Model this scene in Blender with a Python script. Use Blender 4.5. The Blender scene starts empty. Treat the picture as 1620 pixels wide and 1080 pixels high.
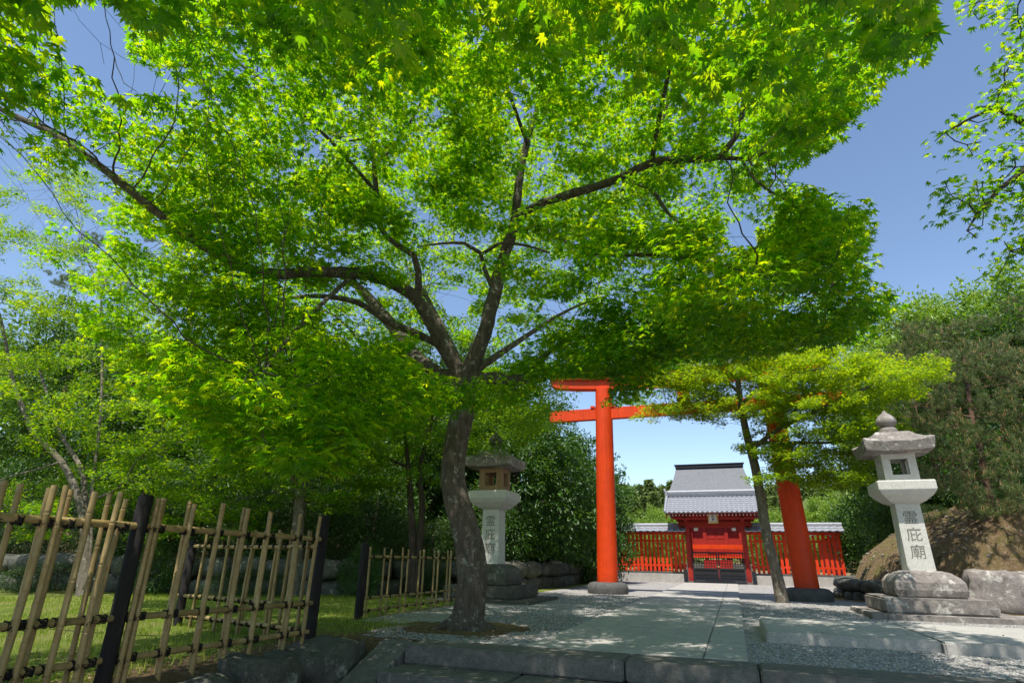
import bpy, bmesh, math, random
import numpy as np
from mathutils import Vector, Matrix, kdtree, noise
R = math.radians
rng = np.random.default_rng(7)
random.seed(7)
sc = bpy.context.scene
col = sc.collection

# ------------------------------------------------------------------ camera, world, sun, exposure
F_PX, PITCH, ROLL, YAW, CAM_Z = 900.0, R(20.9), R(1.0), R(20.4), 0.8
cam_d = bpy.data.cameras.new('camera')
cam_d.sensor_width = 36; cam_d.lens = F_PX / 1620 * 36
cam_d.clip_start = 0.05; cam_d.clip_end = 2000
cam = bpy.data.objects.new('camera', cam_d); col.objects.link(cam)
cam.matrix_world = Matrix.Translation((0, 0, CAM_Z)) @ Matrix.Rotation(YAW, 4, 'Z') @ Matrix.Rotation(R(90) + PITCH, 4, 'X') @ Matrix.Rotation(ROLL, 4, 'Z')
sc.camera = cam
SUN_EL, SUN_AZ = R(66), R(-4)          # azimuth: sun stands behind the camera (towards -Y), slightly to the left
S_dir = Vector((math.sin(SUN_AZ) * math.cos(SUN_EL), -math.cos(SUN_AZ) * math.cos(SUN_EL), math.sin(SUN_EL)))
w = bpy.data.worlds.new('World'); sc.world = w; w.use_nodes = True
nt = w.node_tree; sky = nt.nodes.new('ShaderNodeTexSky'); sky.sky_type = 'NISHITA'; sky.sun_disc = False
sky.sun_elevation = SUN_EL; sky.sun_rotation = math.atan2(S_dir.x, S_dir.y)
sky.air_density = 1.0; sky.dust_density = 0.35; sky.ozone_density = 1.7
nt.links.new(sky.outputs[0], nt.nodes['Background'].inputs[0]); nt.nodes['Background'].inputs[1].default_value = 0.15
sl = bpy.data.lights.new('sun', 'SUN'); sl.energy = 4.7; sl.angle = R(0.5); sl.color = (1, .95, .87)
so = bpy.data.objects.new('sun', sl); so.rotation_euler = S_dir.to_track_quat('Z', 'Y').to_euler(); so.location = (0, 0, 40); col.objects.link(so)
sc.view_settings.view_transform = 'Standard'; sc.view_settings.look = 'None'; sc.view_settings.exposure = 0.48; sc.view_settings.gamma = 1
cy = sc.cycles; cy.max_bounces = 8; cy.diffuse_bounces = 2; cy.transmission_bounces = 6; cy.glossy_bounces = 2; cy.use_denoising = True

# ------------------------------------------------------------------ pixel <-> scene helpers (used to read positions off the photograph)
def ray(px, py):
    x = (px - 810) / F_PX; y = (540 - py) / F_PX
    c, s = math.cos(ROLL), math.sin(ROLL)
    X = x * c - y * s; Y = x * s + y * c
    d = (X, math.cos(PITCH) - Y * math.sin(PITCH), math.sin(PITCH) + Y * math.cos(PITCH))
    cy_, sy_ = math.cos(YAW), math.sin(YAW)
    return np.array([d[0] * cy_ - d[1] * sy_, d[0] * sy_ + d[1] * cy_, d[2]])
def aY(px, py, Y): d = ray(px, py); return d * Y / d[1] + np.array([0, 0, CAM_Z])
def aX(px, py, X): d = ray(px, py); return d * X / d[0] + np.array([0, 0, CAM_Z])
def proj(P):
    P = np.atleast_2d(P); cy_, sy_ = math.cos(YAW), math.sin(YAW)
    x = P[:, 0] * cy_ + P[:, 1] * sy_; y = -P[:, 0] * sy_ + P[:, 1] * cy_; z = P[:, 2] - CAM_Z
    dz = y * math.cos(PITCH) + z * math.sin(PITCH); Y = (-y * math.sin(PITCH) + z * math.cos(PITCH)) / np.maximum(dz, .05); X = x / np.maximum(dz, .05)
    c, s = math.cos(ROLL), math.sin(ROLL)
    return 810 + F_PX * (X * c + Y * s), 540 - F_PX * (-X * s + Y * c), dz
def in_poly(x, y, poly):
    ins = np.zeros(len(x), bool); n = len(poly)
    for i in range(n):
        x1, y1 = poly[i]; x2, y2 = poly[(i + 1) % n]
        if y1 == y2: continue
        c = ((y1 > y) != (y2 > y)) & (x < (x2 - x1) * (y - y1) / (y2 - y1) + x1)
        ins ^= c
    return ins

# ------------------------------------------------------------------ object helpers
def setp(o, label=None, cat=None, group=None, kind=None):
    if label: o['label'] = label
    if cat: o['category'] = cat
    if group: o['group'] = group
    if kind: o['kind'] = kind
    return o
def empty(name, loc, label, cat, group=None, rz=0):
    o = bpy.data.objects.new(name, None); o.empty_display_size = .2
    o.location = loc; o.rotation_euler = (0, 0, rz); col.objects.link(o)
    return setp(o, label, cat, group)
def link(name, me, parent=None, loc=None):
    """world-space mesh data; if a parent Empty is given the object is shifted so that it stays put"""
    o = bpy.data.objects.new(name, me); col.objects.link(o)
    if parent is not None: o.parent = parent
    if loc is not None: o.location = loc
    return o
def mesh_np(name, V, Fq, mat, smooth=False):
    """V (n,3); Fq (m,k) uniform polygons"""
    V = np.ascontiguousarray(V, np.float32); Fq = np.ascontiguousarray(Fq, np.int32)
    me = bpy.data.meshes.new(name); m, k = Fq.shape
    me.vertices.add(len(V)); me.vertices.foreach_set('co', V.ravel())
    me.loops.add(m * k); me.loops.foreach_set('vertex_index', Fq.ravel())
    me.polygons.add(m); me.polygons.foreach_set('loop_start', np.arange(0, m * k, k, dtype=np.int32))
    if smooth: me.polygons.foreach_set('use_smooth', np.ones(m, bool))
    me.update(calc_edges=True)
    if mat: me.materials.append(mat)
    return me
class MB:
    """collects shapes, then links them as one mesh"""
    def __init__(s): s.v = []; s.f = []; s.sm = []
    def add(s, vs, fs, smooth=False):
        b = len(s.v); s.v.extend([tuple(map(float, v)) for v in vs]); s.f.extend([tuple(b + i for i in f) for f in fs]); s.sm.extend([smooth] * len(fs)); return s
    def box(s, x0, x1, y0, y1, z0, z1, bev=0.0, M=None):
        if bev <= 0:
            vs = [(x, y, z) for z in (z0, z1) for y in (y0, y1) for x in (x0, x1)]
            fs = [(0, 2, 3, 1), (4, 5, 7, 6), (0, 1, 5, 4), (2, 6, 7, 3), (0, 4, 6, 2), (1, 3, 7, 5)]
        else:
            bm = bmesh.new(); bmesh.ops.create_cube(bm, size=1)
            for v in bm.verts: v.co = Vector(((x0 + x1) / 2 + v.co.x * (x1 - x0), (y0 + y1) / 2 + v.co.y * (y1 - y0), (z0 + z1) / 2 + v.co.z * (z1 - z0)))
            bmesh.ops.bevel(bm, geom=bm.edges[:], offset=bev, segments=2, affect='EDGES')
            bm.verts.index_update(); vs = [tuple(v.co) for v in bm.verts]; fs = [tuple(v.index for v in f.verts) for f in bm.faces]; bm.free()
        if M is not None: vs = [tuple(M @ Vector(v)) for v in vs]
        return s.add(vs, fs)
    def tube(s, pts, rad, n=12, caps=True, smooth=True, jit=0):
        pts = [Vector(p) for p in pts]
        if not hasattr(rad, '__len__'): rad = [rad] * len(pts)
        vs, fs = [], []; up = None
        for i, p in enumerate(pts):
            t = (pts[min(i + 1, len(pts) - 1)] - pts[max(i - 1, 0)]).normalized()
            if up is None:
                up = t.orthogonal().normalized()
            up = (up - t * up.dot(t)); up = up.normalized() if up.length > 1e-6 else t.orthogonal().normalized()
            sd = t.cross(up)
            for k in range(n):
                a = 2 * math.pi * k / n; r = rad[i] * (1 + (random.uniform(-jit, jit) if jit else 0))
                vs.append(p + (up * math.cos(a) + sd * math.sin(a)) * r)
        for i in range(len(pts) - 1):
            for k in range(n):
                a, b = i * n + k, i * n + (k + 1) % n
                fs.append((a, b, b + n, a + n))
        s.add(vs, fs, smooth)
        if caps: s.add(vs[:n], [tuple(reversed(range(n)))]); s.add(vs[-n:], [tuple(range(n))])
        return s
    def lathe(s, prof, n=24, c=(0, 0), smooth=True, sq=0):
        vs, fs = [], []
        for r, z in prof:
            for k in range(n):
                a = 2 * math.pi * k / n; vs.append((c[0] + r * math.cos(a), c[1] + r * math.sin(a), z))
        for i in range(len(prof) - 1):
            for k in range(n):
                a, b = i * n + k, i * n + (k + 1) % n; fs.append((a, b, b + n, a + n))
        s.add(vs, fs, smooth); return s
    def frust(s, c, rings, n=4, rot=math.pi / 4):
        """stack of regular n-gons: rings (half width, z)"""
        k_ = 1 / math.cos(math.pi / n)
        vs, fs = [], []
        for r, z in rings:
            for k in range(n):
                a = rot + 2 * math.pi * k / n; vs.append((c[0] + r * k_ * math.cos(a), c[1] + r * k_ * math.sin(a), z))
        for i in range(len(rings) - 1):
            for k in range(n):
                a, b = i * n + k, i * n + (k + 1) % n; fs.append((a, b, b + n, a + n))
        fs.append(tuple(reversed(range(n)))); fs.append(tuple(range(len(rings) * n - n, len(rings) * n)))
        return s.add(vs, fs)
    def build(s, name, mat, parent=None, off=None, bevel=0):
        me = bpy.data.meshes.new(name)
        v = s.v if off is None else [(a[0] - off[0], a[1] - off[1], a[2] - off[2]) for a in s.v]
        me.from_pydata(v, [], s.f); me.polygons.foreach_set('use_smooth', s.sm)
        me.materials.append(mat); me.update()
        o = link(name, me, parent)
        if bevel:
            m = o.modifiers.new('bevel', 'BEVEL'); m.width = bevel; m.segments = 2; m.limit_method = 'ANGLE'
        return o

# ------------------------------------------------------------------ materials
def mat(name, base=(.5, .5, .5), rough=.7, spec=.4, **k):
    m = bpy.data.materials.new(name); m.use_nodes = True
    b = m.node_tree.nodes['Principled BSDF']; b.inputs['Base Color'].default_value = (*base, 1); b.inputs['Roughness'].default_value = rough
    b.inputs['Specular IOR Level'].default_value = spec
    return m, m.node_tree, b
def N(nt, t, **k):
    n = nt.nodes.new(t)
    for a, v in k.items():
        if hasattr(n, a): setattr(n, a, v)
        else: n.inputs[a.replace('_', ' ')].default_value = v
    return n
def ramp(nt, src, stops, interp='LINEAR'):
    r = nt.nodes.new('ShaderNodeValToRGB'); r.color_ramp.interpolation = interp
    while len(r.color_ramp.elements) < len(stops): r.color_ramp.elements.new(.5)
    for e, (p, c) in zip(r.color_ramp.elements, stops): e.position = p; e.color = (*c, 1)
    nt.links.new(src, r.inputs[0]); return r.outputs[0]
def noise_tex(nt, scale, detail=4, rough=.6, coord='Object', vec=None, dist=0):
    tc = nt.nodes.new('ShaderNodeTexCoord'); n = nt.nodes.new('ShaderNodeTexNoise')
    n.inputs['Scale'].default_value = scale; n.inputs['Detail'].default_value = detail; n.inputs['Roughness'].default_value = rough; n.inputs['Distortion'].default_value = dist
    nt.links.new(vec if vec else tc.outputs[coord], n.inputs['Vector']); return n.outputs['Fac']
def mixc(nt, f, a, b, mode='MIX'):
    m = nt.nodes.new('ShaderNodeMix'); m.data_type = 'RGBA'; m.blend_type = mode
    for s, v in ((0, f), (6, a), (7, b)):
        if hasattr(v, 'is_output') or hasattr(v, 'links'): nt.links.new(v, m.inputs[s])
        elif s == 0: m.inputs[0].default_value = v
        else: m.inputs[s].default_value = (*v, 1)
    return m.outputs[2]
def bump(nt, b, h, strength=.5, dist=.01):
    n = nt.nodes.new('ShaderNodeBump'); n.inputs['Strength'].default_value = strength; n.inputs['Distance'].default_value = dist
    nt.links.new(h, n.inputs['Height']); nt.links.new(n.outputs[0], b.inputs['Normal'])

def stone_mat(name, c0, c1, lichen=(.42, .41, .36), lich=.55, dark=(.05, .045, .04), dk=.5, scale=9, bs=.5):
    m, t, b = mat(name, rough=.85, spec=.25)
    c = ramp(t, noise_tex(t, scale, 8, .7), [(.3, c0), (.7, c1)])
    sp = ramp(t, noise_tex(t, 120, 2, .6), [(.35, (0.72, .72, .72)), (.65, (1.15, 1.15, 1.15))])
    c = mixc(t, 1.0, c, sp, 'MULTIPLY')
    c = mixc(t, ramp(t, noise_tex(t, 4.3, 9, .75), [(lich, (0, 0, 0)), (lich + .06, (1, 1, 1))]), c, lichen)
    c = mixc(t, ramp(t, noise_tex(t, 3.1, 10, .8, dist=.4), [(dk + .08, (0, 0, 0)), (dk + .2, (.85, .85, .85))]), c, dark)
    t.links.new(c, b.inputs['Base Color'])
    bump(t, b, noise_tex(t, 30, 8, .75), bs, .02); return m
M = {}
M['granite_new'] = stone_mat('pale_granite', (.50, .48, .43), (.64, .62, .565), (.68, .66, .60), .62, (.24, .22, .16), .55, 20, .25)
M['granite_old'] = stone_mat('weathered_granite', (.16, .14, .125), (.34, .30, .27), (.50, .47, .42), .54, (.06, .05, .045), .47, 9, .9)
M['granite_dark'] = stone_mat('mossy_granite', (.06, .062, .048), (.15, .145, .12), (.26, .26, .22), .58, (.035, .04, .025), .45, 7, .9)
M['step_stone'] = stone_mat('step_granite', (.10, .095, .085), (.19, .18, .16), (.27, .255, .23), .6, (.12, .10, .085), .53, 12, .4)  # base tone darkened to deepen the shade on the steps
M['path_stone'] = stone_mat('path_granite', (.34, .32, .29), (.50, .475, .44), (.54, .52, .48), .6, (.22, .20, .17), .50, 5, .35)
M['boulder'] = stone_mat('rough_boulder', (.07, .07, .055), (.22, .21, .18), (.36, .35, .31), .55, (.04, .045, .025), .44, 6, 1.0)
M['base_black'] = stone_mat('dark_base_stone', (.07, .07, .065), (.13, .125, .12), (.2, .2, .19), .64, (.03, .03, .03), .5, 9, .5)

def paint(name, c, rough=.5, var=.12):
    m, t, b = mat(name, c, rough, .35)
    cc = ramp(t, noise_tex(t, 2.2, 7, .7), [(.3, tuple(x * (1 - var * 1.3) for x in c)), (.7, tuple(min(1, x * (1 + var)) for x in c))])
    st = ramp(t, noise_tex(t, 38, 4, .7), [(.62, (1, 1, 1)), (.75, (.72, .7, .7))])
    tc = t.nodes.new('ShaderNodeTexCoord'); mp = t.nodes.new('ShaderNodeMapping'); mp.inputs['Scale'].default_value = (14, 14, .7); t.links.new(tc.outputs['Object'], mp.inputs['Vector'])
    sk = ramp(t, noise_tex(t, 1.6, 8, .75, vec=mp.outputs[0]), [(.35, (.80, .74, .72)), (.5, (1, 1, 1)), (.7, (1.08, 1.12, 1.3))])
    cc = mixc(t, 1.0, mixc(t, 1.0, cc, st, 'MULTIPLY'), sk, 'MULTIPLY')
    sp = t.nodes.new('ShaderNodeSeparateXYZ'); t.links.new(tc.outputs['Object'], sp.inputs[0]); ad = t.nodes.new('ShaderNodeMath'); ad.operation = 'ADD'; t.links.new(sp.outputs[2], ad.inputs[0]); t.links.new(noise_tex(t, 5, 6, .7), ad.inputs[1])
    cc = mixc(t, ramp(t, ad.outputs[0], [(.55, (.55, .55, .55)), (.95, (0, 0, 0))]), cc, (c[0] * .35, c[1] * .6, c[2] * .8 + .01))
    t.links.new(cc, b.inputs['Base Color'])
    bump(t, b, noise_tex(t, 1.6, 8, .75, vec=mp.outputs[0]), .25, .01); return m
M['vermilion'] = paint('vermilion_paint', (.72, .055, .004), .5)
M['picket_red'] = paint('picket_fence_paint', (.66, .042, .005), .55)
M['red_dark'] = paint('deep_red_paint', (.36, .022, .012), .55)
M['blackwood'] = paint('black_lacquered_wood', (.02, .02, .022), .6)
M['cream'] = paint('cream_paint', (.72, .70, .62), .7)
M['gold'] = paint('aged_gold', (.55, .40, .14), .45)
m, t, b = mat('grey_roof_tile', (.3, .31, .33), .42, .6)
t.links.new(ramp(t, noise_tex(t, 14, 5, .7), [(.25, (.20, .21, .23)), (.75, (.36, .37, .395))]), b.inputs['Base Color']); bump(t, b, noise_tex(t, 50, 3), .2, .01); M['tile'] = m
m, t, b = mat('cypress_bark_roof', (.12, .12, .125), .85, .2)
t.links.new(ramp(t, noise_tex(t, 9, 8, .8), [(.25, (.12, .125, .13)), (.75, (.24, .245, .255))]), b.inputs['Base Color']); bump(t, b, noise_tex(t, 70, 5, .8), .8, .03); M['barkroof'] = m
m, t, b = mat('white_plaster', (.72, .71, .67), .9, .2); t.links.new(ramp(t, noise_tex(t, 3, 6), [(.3, (.6, .59, .54)), (.7, (.75, .74, .7))]), b.inputs['Base Color']); M['plaster'] = m

def bark(name, c0, c1, patch, pt=.58, vs=(9, 9, 2.2)):
    m, t, b = mat(name, rough=.9, spec=.15)
    tc = t.nodes.new('ShaderNodeTexCoord'); mp = t.nodes.new('ShaderNodeMapping'); mp.inputs['Scale'].default_value = vs
    t.links.new(tc.outputs['Object'], mp.inputs['Vector'])
    n1 = noise_tex(t, 2.2, 9, .75, vec=mp.outputs[0], dist=.5)
    c = ramp(t, n1, [(.3, c0), (.68, c1)])
    c = mixc(t, ramp(t, noise_tex(t, 9, 8, .8), [(pt, (0, 0, 0)), (pt + .05, (1, 1, 1))]), c, patch)
    t.links.new(c, b.inputs['Base Color']); bump(t, b, n1, .9, .03); return m
M['bark_maple'] = bark('maple_bark', (.045, .035, .027), (.17, .14, .11), (.34, .35, .28), .565)
M['bark_pale'] = bark('pale_maple_bark', (.09, .075, .055), (.22, .185, .145), (.36, .36, .30), .57)
M['bark_dark'] = bark('dark_bark', (.03, .024, .018), (.09, .07, .055), (.16, .16, .12), .64)
M['bark_pine'] = bark('pine_bark', (.07, .045, .03), (.20, .12, .08), (.28, .24, .2), .64, (6, 6, 3))

def bamboo_mat():
    m, t, b = mat('weathered_bamboo', rough=.5, spec=.35)
    g = t.nodes.new('ShaderNodeObjectInfo')
    c = ramp(t, noise_tex(t, 6, 6, .7), [(.3, (.22, .14, .055)), (.5, (.36, .25, .10)), (.75, (.46, .36, .19))])
    c = mixc(t, g.outputs['Random'], c, mixc(t, 1.0, c, (.72, .74, .70), 'MULTIPLY'))
    c = mixc(t, ramp(t, noise_tex(t, 25, 8, .8), [(.58, (0, 0, 0)), (.72, (.7, .7, .7))]), c, (.12, .09, .05))
    t.links.new(c, b.inputs['Base Color']); bump(t, b, noise_tex(t, 80, 3), .15, .005); return m
M['bamboo'] = bamboo_mat()
m, t, b = mat('black_hemp_rope', (.018, .014, .014), .85, .2); bump(t, b, noise_tex(t, 300, 2), .6, .004); M['rope'] = m
m, t, b = mat('charred_post', (.018, .015, .014), .8, .25); bump(t, b, noise_tex(t, 40, 6, .8), .8, .01); M['post'] = m

def leaf_mat(name, cols, trans, tmix=.5, rough=.4, spec=.5, pos_scale=.5):
    """cols: dark..light reflective colours; trans: dark..light transmitted colours"""
    m = bpy.data.materials.new(name); m.use_nodes = True; t = m.node_tree
    b = t.nodes['Principled BSDF']; b.inputs['Roughness'].default_value = rough; b.inputs['Specular IOR Level'].default_value = spec
    g = t.nodes.new('ShaderNodeNewGeometry'); mm = t.nodes.new('ShaderNodeMath'); mm.operation = 'MULTIPLY_ADD'; mm.inputs[1].default_value = .55
    n = noise_tex(t, pos_scale, 2, .5)
    t.links.new(g.outputs['Random Per Island'], mm.inputs[0]); m2 = t.nodes.new('ShaderNodeMath'); m2.operation = 'MULTIPLY'; m2.inputs[1].default_value = .45
    t.links.new(n, m2.inputs[0]); t.links.new(m2.outputs[0], mm.inputs[2])
    k = len(cols)
    st = [(.1 + .8 * i / (k - 1), c) for i, c in enumerate(cols)]; st2 = [(.1 + .8 * i / (k - 1), c) for i, c in enumerate(trans)]
    t.links.new(ramp(t, mm.outputs[0], st), b.inputs['Base Color'])
    tr = t.nodes.new('ShaderNodeBsdfTranslucent'); t.links.new(ramp(t, mm.outputs[0], st2), tr.inputs[0])
    mx = t.nodes.new('ShaderNodeMixShader'); mx.inputs[0].default_value = tmix
    t.links.new(b.outputs[0], mx.inputs[1]); t.links.new(tr.outputs[0], mx.inputs[2]); t.links.new(mx.outputs[0], t.nodes['Material Output'].inputs[0])
    return m
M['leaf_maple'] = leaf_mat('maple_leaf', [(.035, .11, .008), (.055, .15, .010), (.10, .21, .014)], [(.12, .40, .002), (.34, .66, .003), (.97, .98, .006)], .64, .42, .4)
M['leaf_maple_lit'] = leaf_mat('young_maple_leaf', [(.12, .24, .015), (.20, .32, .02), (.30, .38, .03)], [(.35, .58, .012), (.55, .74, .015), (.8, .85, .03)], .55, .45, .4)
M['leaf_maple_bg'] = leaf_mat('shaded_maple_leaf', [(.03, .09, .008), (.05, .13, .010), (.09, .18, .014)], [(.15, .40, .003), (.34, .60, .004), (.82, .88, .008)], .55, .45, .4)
M['leaf_young'] = leaf_mat('spring_maple_leaf', [(.06, .15, .012), (.10, .21, .014), (.20, .30, .02)], [(.26, .50, .004), (.50, .68, .006), (.88, .9, .01)], .58, .42, .4)
M['leaf_ever'] = leaf_mat('glossy_evergreen_leaf', [(.018, .055, .010), (.035, .095, .013), (.085, .18, .025)], [(.05, .15, .006), (.12, .28, .01), (.3, .48, .02)], .3, .42, .5)
M['leaf_light'] = leaf_mat('light_evergreen_leaf', [(.04, .10, .015), (.07, .16, .02), (.16, .24, .035)], [(.10, .24, .01), (.2, .38, .015), (.36, .5, .03)], .35, .45, .4)
M['leaf_hedge'] = leaf_mat('hedge_leaf', [(.012, .032, .007), (.03, .07, .01), (.10, .17, .03)], [(.04, .1, .01), (.08, .18, .01), (.2, .3, .02)], .25, .4, .5)
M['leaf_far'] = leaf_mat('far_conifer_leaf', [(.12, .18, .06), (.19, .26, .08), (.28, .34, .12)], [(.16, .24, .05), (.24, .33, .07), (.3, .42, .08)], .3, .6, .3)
M['needle'] = leaf_mat('pine_needle', [(.08, .12, .035), (.13, .18, .055), (.20, .23, .085)], [(.09, .15, .03), (.15, .22, .04), (.2, .26, .05)], .28, .5, .4)
M['candle'] = leaf_mat('pine_candle', [(.20, .09, .035), (.30, .15, .06), (.38, .24, .11)], [(.1, .05, .02), (.15, .08, .03), (.2, .1, .05)], .1, .7, .3)
M['grass'] = leaf_mat('lawn_blade', [(.14, .21, .02), (.24, .32, .03), (.36, .40, .07)], [(.2, .34, .01), (.34, .46, .02), (.5, .55, .03)], .35, .5, .3)
M['litter'] = leaf_mat('dry_leaf_litter', [(.10, .06, .03), (.22, .13, .06), (.38, .28, .15)], [(.1, .05, .02), (.15, .08, .03), (.2, .1, .05)], .1, .7, .3)

def ground_mats():
    # gravel
    m, t, b = mat('grey_gravel', rough=.9, spec=.2)
    tc = t.nodes.new('ShaderNodeTexCoord'); v = t.nodes.new('ShaderNodeTexVoronoi'); v.inputs['Scale'].default_value = 55
    t.links.new(tc.outputs['Object'], v.inputs['Vector'])
    sep = t.nodes.new('ShaderNodeSeparateColor'); t.links.new(v.outputs['Color'], sep.inputs[0])
    c = ramp(t, sep.outputs[0], [(0, (.20, .19, .18)), (.5, (.33, .315, .30)), (1, (.52, .50, .48))])
    c = mixc(t, ramp(t, noise_tex(t, 1.1, 6, .7), [(.55, (0, 0, 0)), (.72, (.7, .7, .7))]), c, (.20, .165, .12))
    t.links.new(c, b.inputs['Base Color']); bump(t, b, v.outputs['Distance'], .8, .02); M['gravel'] = m
    # moss and earth bank
    m, t, b = mat('mossy_earth', rough=.95, spec=.1)
    c = ramp(t, noise_tex(t, 1.9, 10, .8), [(.36, (.09, .065, .042)), (.47, (.30, .20, .11)), (.56, (.27, .20, .09)), (.64, (.18, .18, .045))])
    c = mixc(t, ramp(t, noise_tex(t, 14, 7, .8), [(.54, (0, 0, 0)), (.60, (1, 1, 1))]), c, (.44, .35, .23))
    t.links.new(c, b.inputs['Base Color']); bump(t, b, noise_tex(t, 7, 10, .85), 1.0, .16); M['earth'] = m
    m, t, b = mat('lawn_soil', rough=.95, spec=.1)
    c = ramp(t, noise_tex(t, 1.7, 8, .75), [(.35, (.10, .15, .025)), (.5, (.17, .21, .04)), (.62, (.25, .22, .09))])
    t.links.new(c, b.inputs['Base Color']); bump(t, b, noise_tex(t, 25, 6, .8), 1.0, .04); M['lawn'] = m
ground_mats()

# ------------------------------------------------------------------ GROUND
def sstep(a, b, x): t = np.clip((x - a) / (b - a), 0, 1); return t * t * (3 - 2 * t)
WALL_L = [(-22, 9.0), (-15, 9.4), (-9.2, 11.0), (-7.6, 12.4), (-6.3, 14.2), (-5.6, 19), (-6.2, 30), (-8, 34)]   # foot of the left bank
def dist_wall(x, y):
    """signed distance, positive behind the left wall"""
    x = np.asarray(x, float); y = np.asarray(y, float); best = np.full(x.shape, 1e9); sg = np.zeros(x.shape)
    for (x1, y1), (x2, y2) in zip(WALL_L[:-1], WALL_L[1:]):
        dx, dy = x2 - x1, y2 - y1; L = dx * dx + dy * dy
        t = np.clip(((x - x1) * dx + (y - y1) * dy) / L, 0, 1); d = np.hypot(x - x1 - t * dx, y - y1 - t * dy)
        s = (dx * (y - y1) - dy * (x - x1)); m = d < best; best = np.where(m, d, best); sg = np.where(m, np.sign(s), sg)
    return best * sg
def nz(x, y, s, seed=0):
    return (np.sin(x * s * 1.3 + seed) * np.cos(y * s * 1.1 + seed * 1.7) + .5 * np.sin(x * s * 2.9 + y * s * 2.3 + seed * 3) + .3 * np.sin(x * s * 5.7 - y * s * 6.1 + seed)) / 1.8
def right_edge(y): return np.interp(y, [12, 14.2, 16, 18, 20.5, 24, 27, 29, 31], [14, 4.4, 3.3, 2.75, 2.9, 3.9, 5.0, 5.6, 6.5])
def gz(x, y):
    x = np.asarray(x, float); y = np.asarray(y, float)
    z = -.02 + .006 * nz(x, y, 1.5)
    low = sstep(5.95, 5.60, y) * sstep(-4.05, -3.6, x) * sstep(14, 9, x)
    z = z - .72 * low
    d = dist_wall(x, y); lb = sstep(.12, .5, d)
    z = z + lb * .62 + np.maximum(d - .3, 0) * .17 * sstep(.2, 4, d) * sstep(24, 8, d) + lb * .1 * nz(x, y, .9, 2)
    # bank at the right behind the stone wall
    e = x - right_edge(y); rb = sstep(0, .7, e) * sstep(14.45, 15.3, y) * sstep(31, 26, y)
    z = z + rb * (.42 * sstep(0, .4, e) + 1.75 * sstep(-.6, 2.7, e) + .22 * np.maximum(e - 4, 0) + .10 * nz(x, y, 1.4, 5) + .07 * nz(x, y, 4.3, 9) + .035 * nz(x, y, 9.7, 3))
    # hills behind
    r = np.hypot(x, y - 20); hill = sstep(42, 120, r) * sstep(-10, 25, y)
    return z + hill * 10
def axis(fine0, fine1, step, far):
    a = list(np.arange(fine0, fine1 + 1e-6, step)); s = step; v = fine1
    while v < far: s *= 1.35; v += s; a.append(v)
    s = step; v = fine0; b_ = []
    while v > -far: s *= 1.35; v -= s; b_.append(v)
    return np.array(b_[::-1] + a)
gx = axis(-14, 13, .2, 900); gy = axis(-2, 34, .2, 900)
XX, YY = np.meshgrid(gx, gy); ZZ = gz(XX, YY)
nx, ny = len(gx), len(gy)
V = np.stack([XX, YY, ZZ], -1).reshape(-1, 3); i, j = np.meshgrid(np.arange(nx - 1), np.arange(ny - 1)); q = (j * nx + i).ravel()
me = mesh_np('ground', V, np.stack([q, q + 1, q + nx + 1, q + nx], 1), M['gravel'], True)
me.materials.append(M['lawn']); me.materials.append(M['earth'])
cx = V[q, 0] + .1; cyy = V[q, 1] + .1
mi = np.zeros(len(q), np.int32); d_ = dist_wall(cx, cyy)
mi[(cx < -4.0 - .25 * np.sin(cyy * 2.1)) & (cyy < 7.4)] = 1; mi[(cx < -5.05) & (d_ < 0)] = 1
mi[d_ > 0] = 2; mi[(cx > right_edge(cyy) - .5 + .35 * np.sin(cyy * 1.7)) & (cyy > 14)] = 2
mi[(np.hypot(cx + 3.25, cyy - 7.3) < .85 + .15 * np.sin(np.arctan2(cyy - 7.3, cx + 3.25) * 5))] = 2; mi[(cx > -4.4) & (cx < -3.2) & (cyy < 6.3)] = 2; mi[np.hypot(cx, cyy) > 60] = 2
me.polygons.foreach_set('material_index', mi)
setp(link('ground', me), kind='structure')

def sheet(name, x0, x1, y0, y1, z, m, joints=None): pass
# central stone path: field slabs and border stones
mb = MB(); y = 6.0
while y < 26.6:
    L = 2.2 + .5 * math.sin(y * 3.1); y1 = min(y + L, 26.7)
    mb.box(-2.03, -.36, y, y1 - .012, -.10, .006 + .0015 * math.sin(y * 7), .006); y = y1
y = 6.0
while y < 26.6:
    y1 = min(y + 1.45 + .3 * math.sin(y * 5), 26.7); mb.box(-.35, .02, y, y1 - .012, -.10, .008, .006); y = y1
setp(mb.build('stone_path', M['path_stone']), kind='structure')
# raised slab crossing at the right, with its gutter edge
mb = MB(); xs = [.24, 1.9, 3.5, 5.3, 7.1, 9.0]
for a, c in zip(xs[:-1], xs[1:]): mb.box(a, c - .012, 7.6 + .03 * math.sin(a * 3), 9.75, -.1, .085 + .004 * math.sin(a * 5), .02)
setp(mb.build('stone_terrace', M['path_stone']), kind='structure')
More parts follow.
